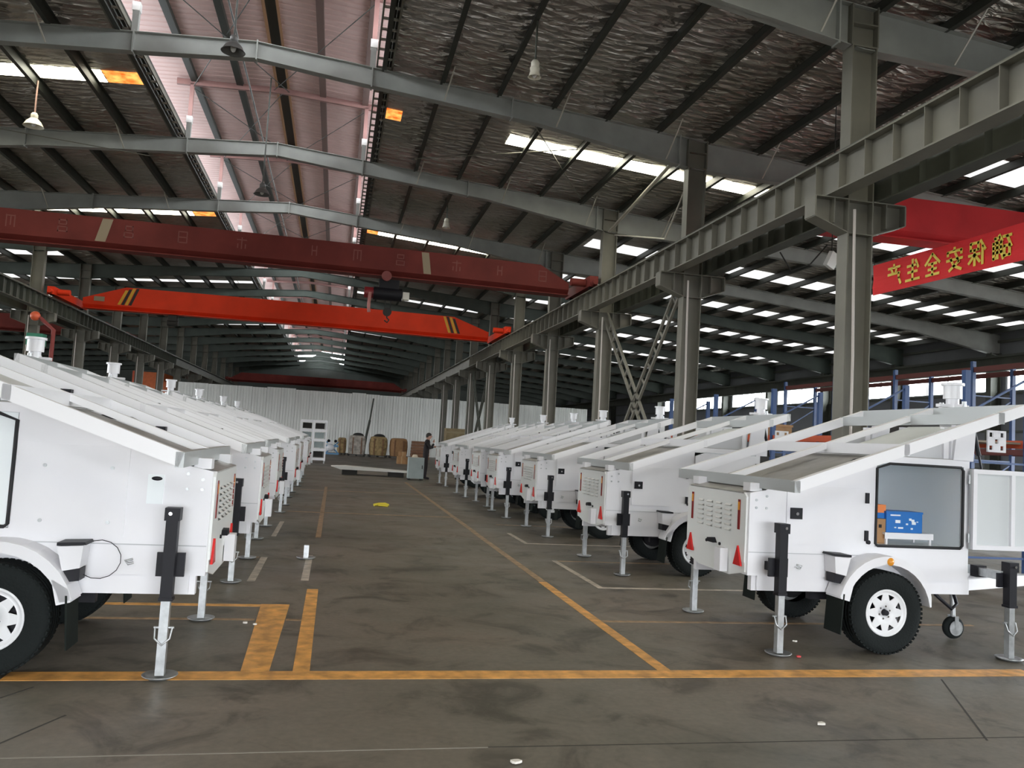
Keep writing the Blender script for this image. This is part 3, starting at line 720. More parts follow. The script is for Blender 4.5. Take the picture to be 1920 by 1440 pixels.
# rear panel
rp = part('rear_panel', MB().prism([(-.57,.70),(.57,.70),(.575,1.25),(.53,1.285),(-.53,1.285),(-.575,1.25)], 0, -.018, 0), M('grey_white_rear', (.76, .78, .77), .35), None)
for c in range(4):
    for r_ in range(6):
        y = -.27+c*.18; z = .955+r_*.043
        part('louvre', MB().add([(-.018,y-.055,z),(-.018,y+.055,z),(-.04,y+.05,z-.012),(-.04,y-.05,z-.012),(-.018,y+.055,z-.022),(-.018,y-.055,z-.022)], [(0,1,2,3),(3,2,4,5)]), M('louvre_white', (.78, .78, .76), .35), rp)
part('lower_rear_panel', MB().prism([(-.57,.62),(-.30,.56),(.30,.56),(.57,.62),(.57,.70),(-.57,.70)], 0, -.012, 0), M('grey_white_rear', (.66, .68, .67)), None)
for s in (-1, 1):
    tl = part('tail_light', MB().box(-.024, -.018, s*.46-.018, s*.46+.018, .965, 1.22), darkred_lens, rp)
    part('indicator_lens', MB().box(-.0255, -.0185, s*.46-.015, s*.46+.015, 1.13, 1.2), amber, rp)
    part('reflector', MB().prism([(s*.47-.068,.665),(s*.47+.068,.665),(s*.47,.83)], 0, -.034, -.018), redlens, rp)
part('plate_lamp', MB().prism([(-.07,.80),(.07,.80),(.05,.835),(-.03,.845)], 0, -.06, -.018), black, rp)
for y in (-.13, .13): part('bolt', MB().cyl((-.03,y,.80),(-.018,y,.80),.014,8), black, rp)
part('socket_bracket', MB().box(-.09, -.018, -.28, -.17, .58, .78), white, rp)
part('rear_lip', MB().add([(-.018,-.53,1.285),(-.018,.53,1.285),(.13,.53,1.325),(.13,-.53,1.325),(-.018,-.53,1.275),(-.018,.53,1.275),(.13,.53,1.315),(.13,-.53,1.315)], [(0,1,2,3),(7,6,5,4),(0,4,5,1),(3,2,6,7)]), sheetgrey, None)
for y in (-.5, .5): part('panel_hinge', MB().box(.02, .13, y-.06, y+.06, 1.30, 1.37), white, None)
# chassis
for s in (-1, 1):
    part('chassis_rail', MB().box(.06, 2.2, *sorted((s*.56, s*.50)), .47, .60), white, None)
    part('side_skirt', MB().box(.1, .78, *sorted((s*.585, s*.565)), .475, .60), white, None)
part('axle', MB().cyl((WC[0], -.62, WC[1]), (WC[0], .62, WC[1]), .035, 10).box(.7, 1.7, -.42, -.36, .38, .44).box(.7, 1.7, .36, .42, .38, .44), black, None)
tg = part('drawbar', MB().bar((2.1,-.45,.53),(3.3,-.03,.53),.07,.1).bar((2.1,.45,.53),(3.3,.03,.53),.07,.1).box(2.15,2.25,-.5,.5,.48,.58), white, None)
part('coupling', MB().box(3.26, 3.5, -.05, .05, .5, .58).cyl((3.5,0,.5),(3.5,0,.6),.05,12), zinc, tg)
part('under_hose', MB().tube([(1.9,-.35,.55),(2.0,-.42,.42),(2.12,-.45,.32),(2.2,-.42,.36),(2.2,-.35,.5)], .016, 8), black, None)
jw = part('jockey_wheel', MB().cyl((2.32,-.2,.11),(2.32,-.28,.11),.075,20).lathe((2.32,-.24,.11), [(.075,-.03),(.098,-.025),(.105,0),(.098,.025),(.075,.03)], 24, 1), rubber, None)
part('hub', MB().lathe((2.32,-.283,.11), [(.0,0),(.03,-.005),(.05,.002),(.07,.0)], 20, 1), zinc, jw)
part('fork', MB().cyl((2.32,-.24,.18),(2.30,-.24,.52),.022,10).box(2.3,2.34,-.29,-.285,.1,.22).box(2.3,2.34,-.195,-.19,.1,.22), zinc, jw)
# side details
for s in (-1, 1):
    ys = lambda a, b_: sorted((s*a, s*b_))
    for x, z in ((.06,1.23),(.155,1.265),(.06,1.165),(.155,1.165)):
        part('bolt', MB().cyl((x, s*BW, z), (x, s*(BW+.008), z), .011, 8), zinc, body)
    part('seam_strip', MB().box(.005, 1.14, *ys(BW, BW+.004), .79, .797), M('seam_grey', (.5, .51, .53), .5), body)
    part('lower_hook', MB().tube([(.45,s*(BW+.003),.70),(.49,s*(BW+.025),.69),(.47,s*(BW+.03),.67),(.44,s*(BW+.02),.68)], .007, 6), zinc, body)
s = -1
h = part('hatch_door', MB().box(.34, 1.10, -BW-.014, -BW, .875, 1.375), white, None)
part('lock', MB().box(.37, .48, -BW-.026, -BW-.014, 1.085, 1.18), black, h)
part('keyhole', MB().cyl((.43,-BW-.034,1.13),(.43,-BW-.026,1.13),.014,10), chrome, h)
for z in (.965, 1.29): part('hinge', MB().box(1.085, 1.115, -BW-.034, -BW-.012, z-.045, z+.045), black, h)
part('small_knob', MB().cyl((1.13,-BW-.02,.91),(1.13,-BW,.91),.018,10), black, body)
# other side: bolted panel and recessed handle
h = part('service_panel', MB().box(.52, 1.12, BW, BW+.008, .84, 1.42), white, None)
for x, z in ((.62,.93),(1.02,.93),(.62,1.28),(1.02,1.28)): part('bolt', MB().cyl((x,BW+.008,z),(x,BW+.016,z),.012,8), zinc, h)
h = part('recessed_handle', MB().box(.30,.40,BW,BW+.006,1.06,1.25), white2, None)
part('finger_pull', MB().ell((.345,BW+.006,1.225), (.034,.006,.014)), black, h)
# wheels
def rim_mesh(yf, s):
    mb = MB(); r0, r1, r2 = .108, .152, .19
    y = yf; n = 8
    mb.lathe((WC[0], y, WC[1]), [(0.03, -s*.03), (.03, -s*.012), (.062, -s*.010), (.075, s*.004), (r0, 0)], 40, 1)
    mb.lathe((WC[0], y, WC[1]), [(r1, 0), (.165, -s*.006), (.178, s*.012), (r2, s*.02), (.198, s*.012), (.198, -s*.04), (.186, -s*.05), (.16, -s*.06)], 40, 1)
    for k in range(n):
        a = 2*PI*k/n; wi, wo = PI/n*.93, PI/n*.42
        P = [(r0, a-wi), (r0, a+wi), (r1+.004, a+wo), (r1+.004, a-wo)]
        q = [(WC[0]+r*cos(t), y, WC[1]+r*sin(t)) for r, t in P]
        mb.add(q+[(p[0], y-s*.006, p[2]) for p in q], [(0,1,2,3),(7,6,5,4),(0,4,5,1),(1,5,6,2),(2,6,7,3),(3,7,4,0)])
    return mb
for s in (-1, 1):
    yc = s*.70; R = .345; hw = .105
    prof = [(.19,-hw*.82),(.23,-hw*.98),(.29,-hw*1.02),(.325,-hw*.92),(.338,-hw*.8),(R,-hw*.62),(R,-hw*.45),(.335,-hw*.42),(.335,-hw*.34),(R,-hw*.3),(R,-.012),(.335,-.01),(.335,.01),(R,.012),(R,hw*.3),(.335,hw*.34),(.335,hw*.42),(R,hw*.45),(R,hw*.62),(.338,hw*.8),(.325,hw*.92),(.29,hw*1.02),(.23,hw*.98),(.19,hw*.82)]
    tb = MB().lathe((WC[0], yc, WC[1]), prof, 56, 1)
    for k in range(56):       # shoulder lugs
        a = 2*PI*k/56; ca, sa = cos(a), sin(a)
        for q in (-1, 1):
            c = Vector((WC[0]+ca*.337, yc+q*hw*.80, WC[1]+sa*.337)); tx = Vector((-sa, 0, ca))*.011; rd = Vector((ca, 0, sa))*.0055; yy = Vector((0, .016, 0))
            tb.hexa([c-tx-yy-rd, c+tx-yy-rd, c+tx+yy-rd, c-tx+yy-rd, c-tx-yy+rd, c+tx-yy+rd, c+tx+yy+rd, c-tx+yy+rd])
    wh = part('wheel', tb, rubber, None)
    part('rim', rim_mesh(yc+s*.075, s), rimw, wh)
    part('brake_drum', MB().cyl((WC[0], yc+s*.03, WC[1]), (WC[0], yc-s*.05, WC[1]), .155, 20), black, wh)
    part('hub_cap', MB().cyl((WC[0], yc+s*.04, WC[1]), (WC[0], yc+s*.095, WC[1]), .028, 16, .022), black, wh)
    for k in range(6):
        a = 2*PI*k/6+.3
        part('lug_nut', MB().cyl((WC[0]+.052*cos(a), yc+s*.04, WC[1]+.052*sin(a)), (WC[0]+.052*cos(a), yc+s*.066, WC[1]+.052*sin(a)), .009, 6), chrome, wh)
    # fender
    pin, pout = [], []
    for k in range(15):
        a = math.radians(8+k*(164-8)/14)
        pin.append((WC[0]+.405*cos(a), WC[1]+.405*sin(a)))
        rr = .475 if 3 < k < 14 else (.42+.018*k if k <= 3 else .475)
        pout.append((WC[0]+rr*cos(a), WC[1]+rr*sin(a)))
    fm = MB(); y0, y1 = sorted((s*(BW+.002), s*.815))
    for k in range(14):
        A, B_, C_, D_ = pin[k], pin[k+1], pout[k+1], pout[k]
        fm.hexa([(B_[0],y0,B_[1]),(A[0],y0,A[1]),(A[0],y1,A[1]),(B_[0],y1,B_[1]),(C_[0],y0,C_[1]),(D_[0],y0,D_[1]),(D_[0],y1,D_[1]),(C_[0],y1,C_[1])])
    fd = part('fender', fm, white, None)
    part('side_marker', MB().lathe((1.2, s*.816, .775), [(.0, s*.018), (.02, s*.016), (.03, s*.004), (.034, 0)], 16, 1), amber, fd)
    part('mud_flap', MB().hexa([(.735, s*.59, .17), (.745, s*.59, .17), (.745, s*.82, .17), (.735, s*.82, .17), (.76, s*.59, .50), (.772, s*.59, .50), (.772, s*.82, .50), (.76, s*.82, .50)]), flap, fd)
    part('flap_bracket', MB().hexa([(.74, s*.60, .46), (.82, s*.60, .44), (.82, s*.815, .44), (.74, s*.815, .46), (.76, s*.60, .54), (.86, s*.60, .60), (.86, s*.815, .60), (.76, s*.815, .54)]), white, fd)
    ck = part('chock_box', MB().prism([(.72,.66),(.82,.64),(.86,.79),(.71,.80)], 1, *sorted((s*(BW+.005), s*.76))), white, None)
    part('chock_lid', MB().prism([(.69,.805),(.86,.795),(.86,.815),(.70,.822)], 1, *sorted((s*(BW+.005), s*.77))), black, ck)
    part('chock_foot', MB().prism([(.72,.58),(.80,.57),(.82,.64),(.72,.655)], 1, *sorted((s*(BW+.03), s*.75))), black, ck)
    if s > 0: part('lanyard', MB().tube([(.70+.13*cos(a)*1.0-.06, BW+.03+.004*k, .70+.12*sin(a)) for k, a in enumerate([1.2+q*.42 for q in range(11)])], .0025, 6), black, ck)
    # jacks
    for jx, jy, zt, front in ((.19, s*.80, 1.06, 0), (2.26, s*.95, .82, 1)):
        zlo = .48 if not front else .44
        j = part('jack', MB().box(jx-.036, jx+.036, jy-.036, jy+.036, zlo, zt-.07).box(jx-.046, jx+.046, jy-.046, jy+.046, zt-.08, zt).box(jx-.042, jx+.042, jy-.042, jy+.042, zlo, zlo+.02), black, None)
        part('inner_tube', MB().box(jx-.027, jx+.027, jy-.027, jy+.027, .02, zlo+.05), zinc, j)
        part('foot_plate', MB().lathe((jx, jy, 0), [(.0,.002),(.075,.002),(.105,.018),(.108,.024),(.072,.010),(.0,.010)], 20, 2), zinc, j)
        part('mount_plate', MB().box(jx-.085, jx+.085, *sorted((jy-s*.036, jy-s*.06)), .62 if not front else .60, .77 if not front else .72), black, j)
        part('mount_arm', MB().box(jx-.035, jx+.035, *sorted((s*(.58 if not front else .45), jy-s*.06)), .655, .725), black if not front else zinc, j)
        if front: part('arm_clamp', MB().box(jx-.05, jx+.05, *sorted((s*.56, s*.64)), .64, .74), black, j)
        part('pull_pin', MB().cyl((jx-.06, jy, .31), (jx+.06, jy, .31), .008, 8).tube([(jx-.05,jy+s*.01,.31),(jx-.045,jy+s*.035,.25),(jx,jy+s*.04,.21),(jx+.045,jy+s*.035,.25),(jx+.05,jy+s*.01,.31)], .006, 6), zinc, j)
        part('cap_screw', MB().cyl((jx+.01, jy+s*.046, zt-.035), (jx+.01, jy+s*.054, zt-.035), .012, 10), chrome, j)
    # fin and gusset
    part('side_fin', MB().prism([(1.98,1.66),(2.19,1.66),(2.22,2.06),(2.02,1.98)], 1, *sorted((s*BW, s*(BW-.03)))), white, None)
    part('gusset', MB().prism([(1.35,1.665),(1.97,1.665),(1.99,1.96)], 1, *sorted((s*(BW-.06), s*(BW-.05)))), M('grey_gusset', (.55, .56, .58), .45), None)
# panel frame
PX0, PZ0, PX1, PZ1 = .12, 1.42, 2.27, 2.17
def on(u, dz=0): return (PX0+(PX1-PX0)*u, PZ0+(PZ1-PZ0)*u+dz)
for y in (-1.07, 0, 1.07):
    hh = .09 if y else .05
    a, b_ = on(0, -hh/2), on(1, -hh/2)
    part('panel_rail', MB().bar((a[0], y, a[1]), (b_[0], y, b_[1]), .06, hh), railw, None)
for u, mt, w_ in ((0.005, alu, .05), (.995, alu, .05), (.88, alu, .06), (.46, white, .05)):
    a = on(u, -.048)
    part('panel_beam', MB().bar((a[0], -1.1, a[1]), (a[0], 1.1, a[1]), w_, .094), mt, None)
part('deck_sheet', MB().hexa([(.15,-.595,1.319),(1.15,-.595,1.656),(1.15,.595,1.656),(.15,.595,1.319),(.15,-.595,1.325),(1.15,-.595,1.662),(1.15,.595,1.662),(.15,.595,1.325)]), sheetgrey, None)
part('cabinet_roof', MB().box(1.155, 2.14, -.595, .595, 1.665, 1.672), sheetgrey, None)
a, b_ = on(.48, -.10), on(.86, -.10)
part('top_sheet', MB().hexa([(a[0],-.58,a[1]-.01),(b_[0],-.58,b_[1]-.01),(b_[0],-.02,b_[1]-.01),(a[0],-.02,a[1]-.01),(a[0],-.58,a[1]),(b_[0],-.58,b_[1]),(b_[0],-.02,b_[1]),(a[0],-.02,a[1])]), pale, None)
for y in (-.55, 0, .55):
    a = on(.2, -.12); b_ = on(.85, -.12)
    part('support_leg', MB().box(1.9, 1.95, y-.025, y+.025, 1.66, on((1.92-PX0)/(PX1-PX0), -.09)[1]), white, None)
for u in (.25, .6):
    a = on(u, 0)
    part('clamp', MB().box(a[0]-.04, a[0]+.04, -1.02, -.95, a[1]-.09, a[1]-.05), black, None)
part('cable_loop', MB().tube([(.7,-.8,1.53),(.85,-.78,1.60),(1.0,-.72,1.62),(1.05,-.62,1.60)], .022, 8), black, None)
# mast
ms = part('mast', MB().box(2.40, 2.55, -.08, .08, .55, 2.1).box(2.36, 2.59, -.12, .12, .55, .6), white, None)
mh = part('mast_head', MB().cyl((2.475,0,2.1),(2.475,0,2.17),.10,18).cyl((2.475,0,2.17),(2.475,0,2.27),.06,16).cyl((2.475,0,2.27),(2.475,0,2.40),.085,20), white, None)
part('head_plate', MB().cyl((2.475,0,2.40),(2.475,0,2.425),.105,20), white, mh)
part('head_arm', MB().box(2.31,2.64,-.03,.03,2.185,2.215).box(2.45,2.5,-.16,.16,2.186,2.214), white, mh)
for dy in (-.15, .15): part('head_bolt', MB().cyl((2.475,dy,2.12),(2.475,dy,2.24),.022,10), zinc, mh)
dr = part('winch_drum', MB().cyl((2.26,-.42,1.42),(2.26,-.16,1.42),.1,20).cyl((2.26,-.42,1.42),(2.26,-.40,1.42),.13,20), chrome, None)
part('winch_bracket', MB().box(2.16,2.36,-.47,-.44,1.25,1.6).box(2.16,2.36,-.14,-.11,1.25,1.6), darkm, dr)
part('gas_strut', MB().cyl((2.22,-.55,1.98),(2.29,-.55,1.72),.02,10).cyl((2.29,-.55,1.72),(2.32,-.55,1.60),.01,8), black, None)
pb = MB()
for i in range(4):
    pb.box(2.41+i*.06, 2.43+i*.06, -.52, -.505, 1.76, 1.96); pb.box(2.41, 2.61, -.52, -.505, 1.76+i*.06, 1.78+i*.06)
for i in range(3):
    for k in range(3):
        if (i+k) % 2: pb.box(2.425+i*.06, 2.475+i*.06, -.52, -.507, 1.775+k*.06, 1.825+k*.06)
part('perforated_bracket', pb, white, None)

def spawn(loc, rz, flags, label, side):
    t = E('solar_trailer', loc, rz); tag(t, label, 'trailer', '%s row of trailers' % side)
    objs = []
    for name, me, par, var in PARTS:
        ok = True
        if var: ok = (var[1] not in flags) if var[0] == 'not' else (var[1] in flags)
        if not ok: objs.append(None); continue
        o = bpy.data.objects.new(name, me); COL.objects.link(o)
        o.parent = objs[par] if par is not None else t
        objs.append(o)
    return t
RY = [6.88, 10.60, 14.38, 17.5, 20.1, 22.9, 27.5]
LY = [6.32, 9.60, 13.0, 16.9, 20.6, 24.6, 28.6]
JR = [0, .02, .05, -.02, .06, -.03, .04]; JL = [0, .03, -.03, .05, 0, .04, -.02]
for i, y in enumerate(RY):
    lab = 'white solar frame trailer with its side cabinet open, nearest of the right row' if i == 0 else ('%s white trailer from the camera in the right row' % ORD[i] if i < 6 else 'last white trailer of the right row, beside the standing person')
    spawn((3.45+JR[i], y, 0), 0, ('open_neg',) if i == 0 else (), lab, 'right')
for i, y in enumerate(LY):
    lab = 'white trailer with bolted side panel and open window cabinet, nearest of the left row' if i == 0 else ('%s white trailer from the camera in the left row' % ORD[i] if i < 6 else 'last white trailer of the left row')
    spawn((-.77+JL[i], y, 0), PI, ('open_pos',) if i == 0 else (), lab, 'left')

# goods in the open cabinet of the nearest right trailer
cx, cy = 3.45, 6.88
sh = E('shelf_tray', (cx+1.66, cy-.33, .88)); tag(sh, 'low white metal tray on legs inside the open cabinet', 'tray')
O('top', MB().box(-.25, .25, -.12, .12, .085, .105), white, sh)
O('apron', MB().box(-.25, .25, -.125, -.12, .05, .105), white, sh)
for q in (-.23, .22):
    for p in (-.11, .10): O('leg', MB().box(q, q+.02, p, p+.02, .0, .085), white, sh)
bb = E('carton', (cx+1.64, cy-.33, .986)); tag(bb, 'bright blue printed carton on the tray in the open cabinet', 'box')
O('box', MB().box(-.20, .17, -.10, .10, 0, .185), bluebox, bb)
O('lid_flap', MB().box(-.205, .175, -.104, .104, .17, .188), bluebox, bb)
for (x0, x1, z0, z1) in ((-.16,-.06,.148,.160),(-.11,-.06,.085,.112),(.03,.055,.11,.13),(.06,.10,.075,.10),(.055,.085,.10,.12),(.11,.125,.095,.105),(-.12,-.10,.04,.05),(-.08,-.03,.035,.05),(.05,.07,.03,.045),(.0,.02,.07,.085)):
    O('print', MB().box(x0, x1, -.1058, -.1042 if z0 > .165 else -.1, z0, z1), printw, bb)
b2 = E('carton', (cx+1.34, cy-.30, .882)); tag(b2, 'small brown cardboard box with dark holes behind the blue carton', 'box')
O('box', MB().box(-.12, .10, -.12, .12, 0, .22), cardm, b2); O('handle_hole', MB().box(-.03, .0, -.122, -.119, .14, .17), black, b2); O('handle_hole', MB().box(.03, .06, -.122, -.119, .14, .17), black, b2)
b3 = E('carton', (cx+1.34, cy-.30, 1.105)); tag(b3, 'small blue box with an orange lid band on top of the brown box', 'box')
O('box', MB().box(-.11, .11, -.1, .1, 0, .12), bluebox, b3); O('label_band', MB().box(-.112, .112, -.103, .102, .05, .122), orangebox, b3)

# ------------------------------------------------------------------ person by the last right trailer
def skinned(name, joints, edges, mat, parent, sub=2, root=0):
    me = bpy.data.meshes.new(name); me.from_pydata([j[:3] for j in joints], edges, []); me.materials.append(mat)
    o = bpy.data.objects.new(name, me); COL.objects.link(o); o.parent = parent
    m = o.modifiers.new('skin', 'SKIN'); m.use_smooth_shade = True
    for i, j in enumerate(joints):
        r_ = j[3]; me.skin_vertices[0].data[i].radius = r_ if isinstance(r_, tuple) else (r_, r_)
    me.skin_vertices[0].data[root].use_root = True
    s_ = o.modifiers.new('sub', 'SUBSURF'); s_.levels = sub; s_.render_levels = sub
    return o
# person faces +x (towards the trailer)
pt = E('person', (3.42, 30.7, 0)); tag(pt, 'person in dark jacket and black trousers with one hand raised to the face', 'person')
J = [(0,0,.93,(.13,.15)), (.0,0,1.12,(.12,.15)), (.02,0,1.32,(.13,.18)), (.03,0,1.42,(.09,.12)), (.055,0,1.49,.055),
     (-.01,.09,.88,.10), (0,.10,.50,.068), (-.03,.10,.12,.052), (-.02,.10,.06,.05), (.14,.11,.035,.04),
     (-.01,-.09,.88,.10), (.02,-.10,.50,.068), (.0,-.10,.12,.052), (.01,-.10,.06,.05), (.17,-.11,.035,.04),
     (.02,.20,1.38,.068), (.08,.25,1.15,.052), (.30,.18,1.22,.042),
     (.02,-.20,1.38,.068), (.14,-.24,1.16,.052), (.26,-.12,1.36,.042)]
Ed = [(0,1),(1,2),(2,3),(3,4),(0,5),(5,6),(6,7),(7,8),(8,9),(0,10),(10,11),(11,12),(12,13),(13,14),(3,15),(15,16),(16,17),(3,18),(18,19),(19,20)]
skinned('body', J, Ed, cloth, pt)
hd = MB(); hd.ell((.085,0,1.625),(.092,.076,.118),16,12); hd.ell((.03,0,1.60),(.07,.07,.10),14,10); hd.ell((.178,0,1.615),(.022,.016,.028)); hd.ell((.16,0,1.565),(.018,.028,.012)); hd.ell((.07,.078,1.61),(.022,.012,.032)); hd.ell((.07,-.078,1.61),(.022,.012,.032))
hd.cyl((.06,0,1.45),(.075,0,1.56),.055,12)
hp = O('head', hd, skin, pt)
O('hair', MB().ell((.065,0,1.665),(.105,.085,.092),16,10).ell((.02,0,1.63),(.068,.078,.10),14,10), hairm, hp)
for q in (-.032, .032): O('eye', MB().ell((.165,q,1.635),(.012,.013,.008)), hairm, hp)
def hand(name, c, d, up):
    c, d, up = Vector(c), Vector(d).normalized(), Vector(up).normalized(); sd = d.cross(up).normalized()
    g = MB(); g.ell(c, (.042,.03,.042), 10, 8)
    for k, L in enumerate((.07, .08, .075, .06)):
        a = c+d*.025+sd*(k-1.5)*.019; m1 = a+d*L*.5+up*.006; e = m1+d*L*.35-up*.03
        g.tube([a, m1, e], [.010, .009, .007], 6)
    g.tube([c+sd*.03, c+sd*.055+d*.02-up*.01, c+sd*.05+d*.05-up*.015], [.011, .010, .008], 6)
    return O(name, g, skin, pt)
hand('hand', (.335,.17,1.235), (1,-.1,.15), (0,0,1)); hand('hand', (.255,-.085,1.43), (.1,.3,1), (-1,0,.1))

# ------------------------------------------------------------------ things at the far end of the aisle
t = E('equipment_cabinet', (2.98, 29.9, 0)); tag(t, 'small grey metal cabinet standing by the person', 'cabinet')
O('body', MB().box(-.28,.28,-.26,.26,.06,.82), greycab, t); O('door', MB().box(-.08,.26,-.275,-.26,.1,.78), greycab, t); O('handle', MB().box(.2,.225,-.29,-.275,.42,.55), black, t)
for q in (-.23,.23): O('foot', MB().box(q-.04,q+.04,-.22,.22,0,.06), darkm, t)
tag(O('cap', MB().lathe((0,0,0), [(0,.11),(.07,.1),(.1,.06),(.11,0),(.16,-.0),(.16,.01)], 16, 2), M('cream_cap', (.6, .52, .42), .7), None, (2.93, 29.85, .822)), 'pale cap lying on the grey cabinet', 'hat')
t = E('flat_trolley', (1.5, 31.6, 0)); tag(t, 'long white panel lying on low dark trestles in the aisle', 'panel')
O('panel', MB().prism([(-1.55,.30),(-1.2,.20),(1.45,.18),(1.5,.22),(-1.0,.33)], 1, -.5, .5), M('panel_white', (.78, .78, .75), .4), t)
for q in (-.85, .9): O('trestle', MB().box(q-.28,q+.28,-.4,.4,0,.185), darkm, t)
# white frame racks
for k, (x, y, rz, lab) in enumerate(((-.72, 41, .1, 'tall white frame rack with four openings beside the left trailers'), (-1.35, 41.6, .05, 'tall white frame rack partly hidden behind the other rack'))):
    t = E('frame_rack', (x, y, 0), rz); tag(t, lab, 'rack', 'white frame racks')
    for q in (-.33, .27): O('upright', MB().box(q, q+.06, -.2, .2, .12 if k == 0 else .1, 2.1), white, t)
    for j in range(5): O('cross_member', MB().box(-.27, .27, -.2, .2, .15+j*.46, .27+j*.46), white, t)
    for j in range(4): O('dark_insert', MB().box(-.22, .22, .05, .1, .3+j*.46, .58+j*.46), darkm if j in (0, 3) else greycab, t)
    for q in (-.3, .27): O('leg', MB().box(q, q+.04, -.15, .15, 0, .15), zinc, t)
# machine and packs before the hoarding
t = E('machine', (-.1, 56, 0)); tag(t, 'blue and white machine with wheels before the hoarding', 'machine')
O('frame', MB().bar((-.45,0,.1),(.4,0,.9),.08,.08).bar((.45,0,.1),(-.4,0,.9),.08,.08).box(-.45,.45,-.25,.25,.05,.15).box(-.4,.4,-.2,.2,.55,.68), bluewh, t)
O('cover', MB().ell((-.12,-.1,.5),(.3,.25,.25)).box(-.3,.0,-.3,.0,.75,1.0), white, t)
for q in (-.25,.2): O('wheel', MB().cyl((q,-.3,.95),(q,-.22,.95),.1,16), black, t)
def pack(x, y, sx, sy, sz, mat, lab, top=None, slump=.1):
    t = E('goods_pack', (x, y, 0)); tag(t, lab, 'goods', 'packs before the hoarding')
    O('pallet', MB().box(-sx/2-.05, sx/2+.05, -sy/2, sy/2, .09, .13).box(-sx/2, -sx/2+.1, -sy/2, sy/2, 0, .09).box(-.05, .05, -sy/2, sy/2, 0, .09).box(sx/2-.1, sx/2, -sy/2, sy/2, 0, .09), darkm, t)
    n = 16; vs_ = []; prof = [(.92, .13), (1.0, .3), (1.02, .6), (.98, .85), (.86, .97), (.55, 1.0)]
    for r_, h_ in prof:
        for k in range(n):
            a = 2*PI*k/n; e = 5
            cx_, sy_ = cos(a), sin(a)
            rr = 1/((abs(cx_)**e+abs(sy_)**e)**(1/e))
            vs_.append((sx/2*r_*rr*cx_*(1+slump*.3*random.uniform(-1,1)), sy/2*r_*rr*sy_, sz*h_ if h_ > .14 else .13))
    fs = [(j*n+k, j*n+(k+1) % n, (j+1)*n+(k+1) % n, (j+1)*n+k) for j in range(len(prof)-1) for k in range(n)]
    fs.append(tuple(range((len(prof)-1)*n, len(prof)*n)))
    O('pack', MB().add(vs_, fs, False), mat, t)
    for q in (-.25, .25): O('strap', MB().box(sx*q-.03, sx*q+.03, -sy/2*1.05, -sy/2*1.02, .15, sz*.9), card2, t)
    if top: O('top_cover', MB().ell((.05, 0, sz*1.0), (sx*.33, sy*.3, .18)), top, t)
pack(1.55, 57, 1.15, 1.1, 1.42, bagm, 'pale woven bulk bag with a black top before the hoarding', darkm)
pack(3.0, 57, 1.2, 1.1, 1.42, yelbag, 'ochre wrapped pack right of the leaning pole', darkm)
pack(4.4, 57, 1.2, 1.1, 1.38, cardm, 'orange brown crate pack between ochre pack and brown sheets', None, .03)
pack(.55, 58.6, .6, .8, 1.2, yelbag, 'small ochre sack beside the blue machine', None)
t = E('cardboard_stack', (5.85, 56.5, 0)); tag(t, 'stack of flat brown cardboard sheets behind the grey cabinet', 'cardboard')
for k in range(6): O('sheet', MB().box(-.62+.01*k, .62, -.5+.01*k, .5, .01+k*.21, .2+k*.21), card2, t)
for k, (x, y, z, lab) in enumerate(((3.75, 46, 0, 'larger brown box on the floor behind the grey cabinet'), (4.15, 46.1, .0, 'brown box beside the larger one behind the grey cabinet'), (3.8, 46, .425, 'small brown box stacked on the larger box'))):
    t = E('cardboard_box', (x, y, z)); tag(t, lab, 'box', 'brown boxes in the aisle')
    sz = (.24, .25, .42) if k == 0 else ((.15, .2, .38) if k == 1 else (.2, .2, .26))
    O('box', MB().box(-sz[0], sz[0], -sz[1], sz[1], 0, sz[2]), cardm, t); O('tape', MB().box(-.03, .03, -sz[1]-.002, sz[1]+.002, 0, sz[2]+.003), M('tan_tape', (.45, .3, .15), .4), t)
t = E('wooden_case', (7.35, 50, 0)); tag(t, 'brown wooden case seen above the last right trailer', 'box')
O('case', MB().box(-.68,.68,-.5,.5,.1,2.2), M('case_wood', (.25, .19, .10), .7, var=.2), t); O('batten', MB().box(-.7,.7,-.53,-.5,1.9,2.02), M('batten_wood', (.3, .24, .14), .7), t); O('skid', MB().box(-.6,.6,-.45,.45,0,.1), darkm, t)
tag(O('leaning_pole', MB().tube([(2.2,62,0),(2.35,62.5,1.4),(2.55,63,2.6)], .09, 8).tube([(2.55,63,2.6),(2.75,63.6,4.3)], .06, 8), steel_d), 'dark pole leaning against the white hoarding', 'pole')
t = E('shipping_container', (-14.6, 70, 2.9)); 
O('walls', MB().box(-1.1,1.1,-2,2,0,2.5), M('container_orange', (.7, .16, .04), .5, var=.1), t); O('stand', MB().box(-1.1,1.1,-2,2,-2.9,0), wallg, t); O('corner_post', MB().box(-1.13,-1.0,-2.03,-1.9,0,2.52), orangeb, t); tag(t, 'orange container raised behind the left trailers', 'container')

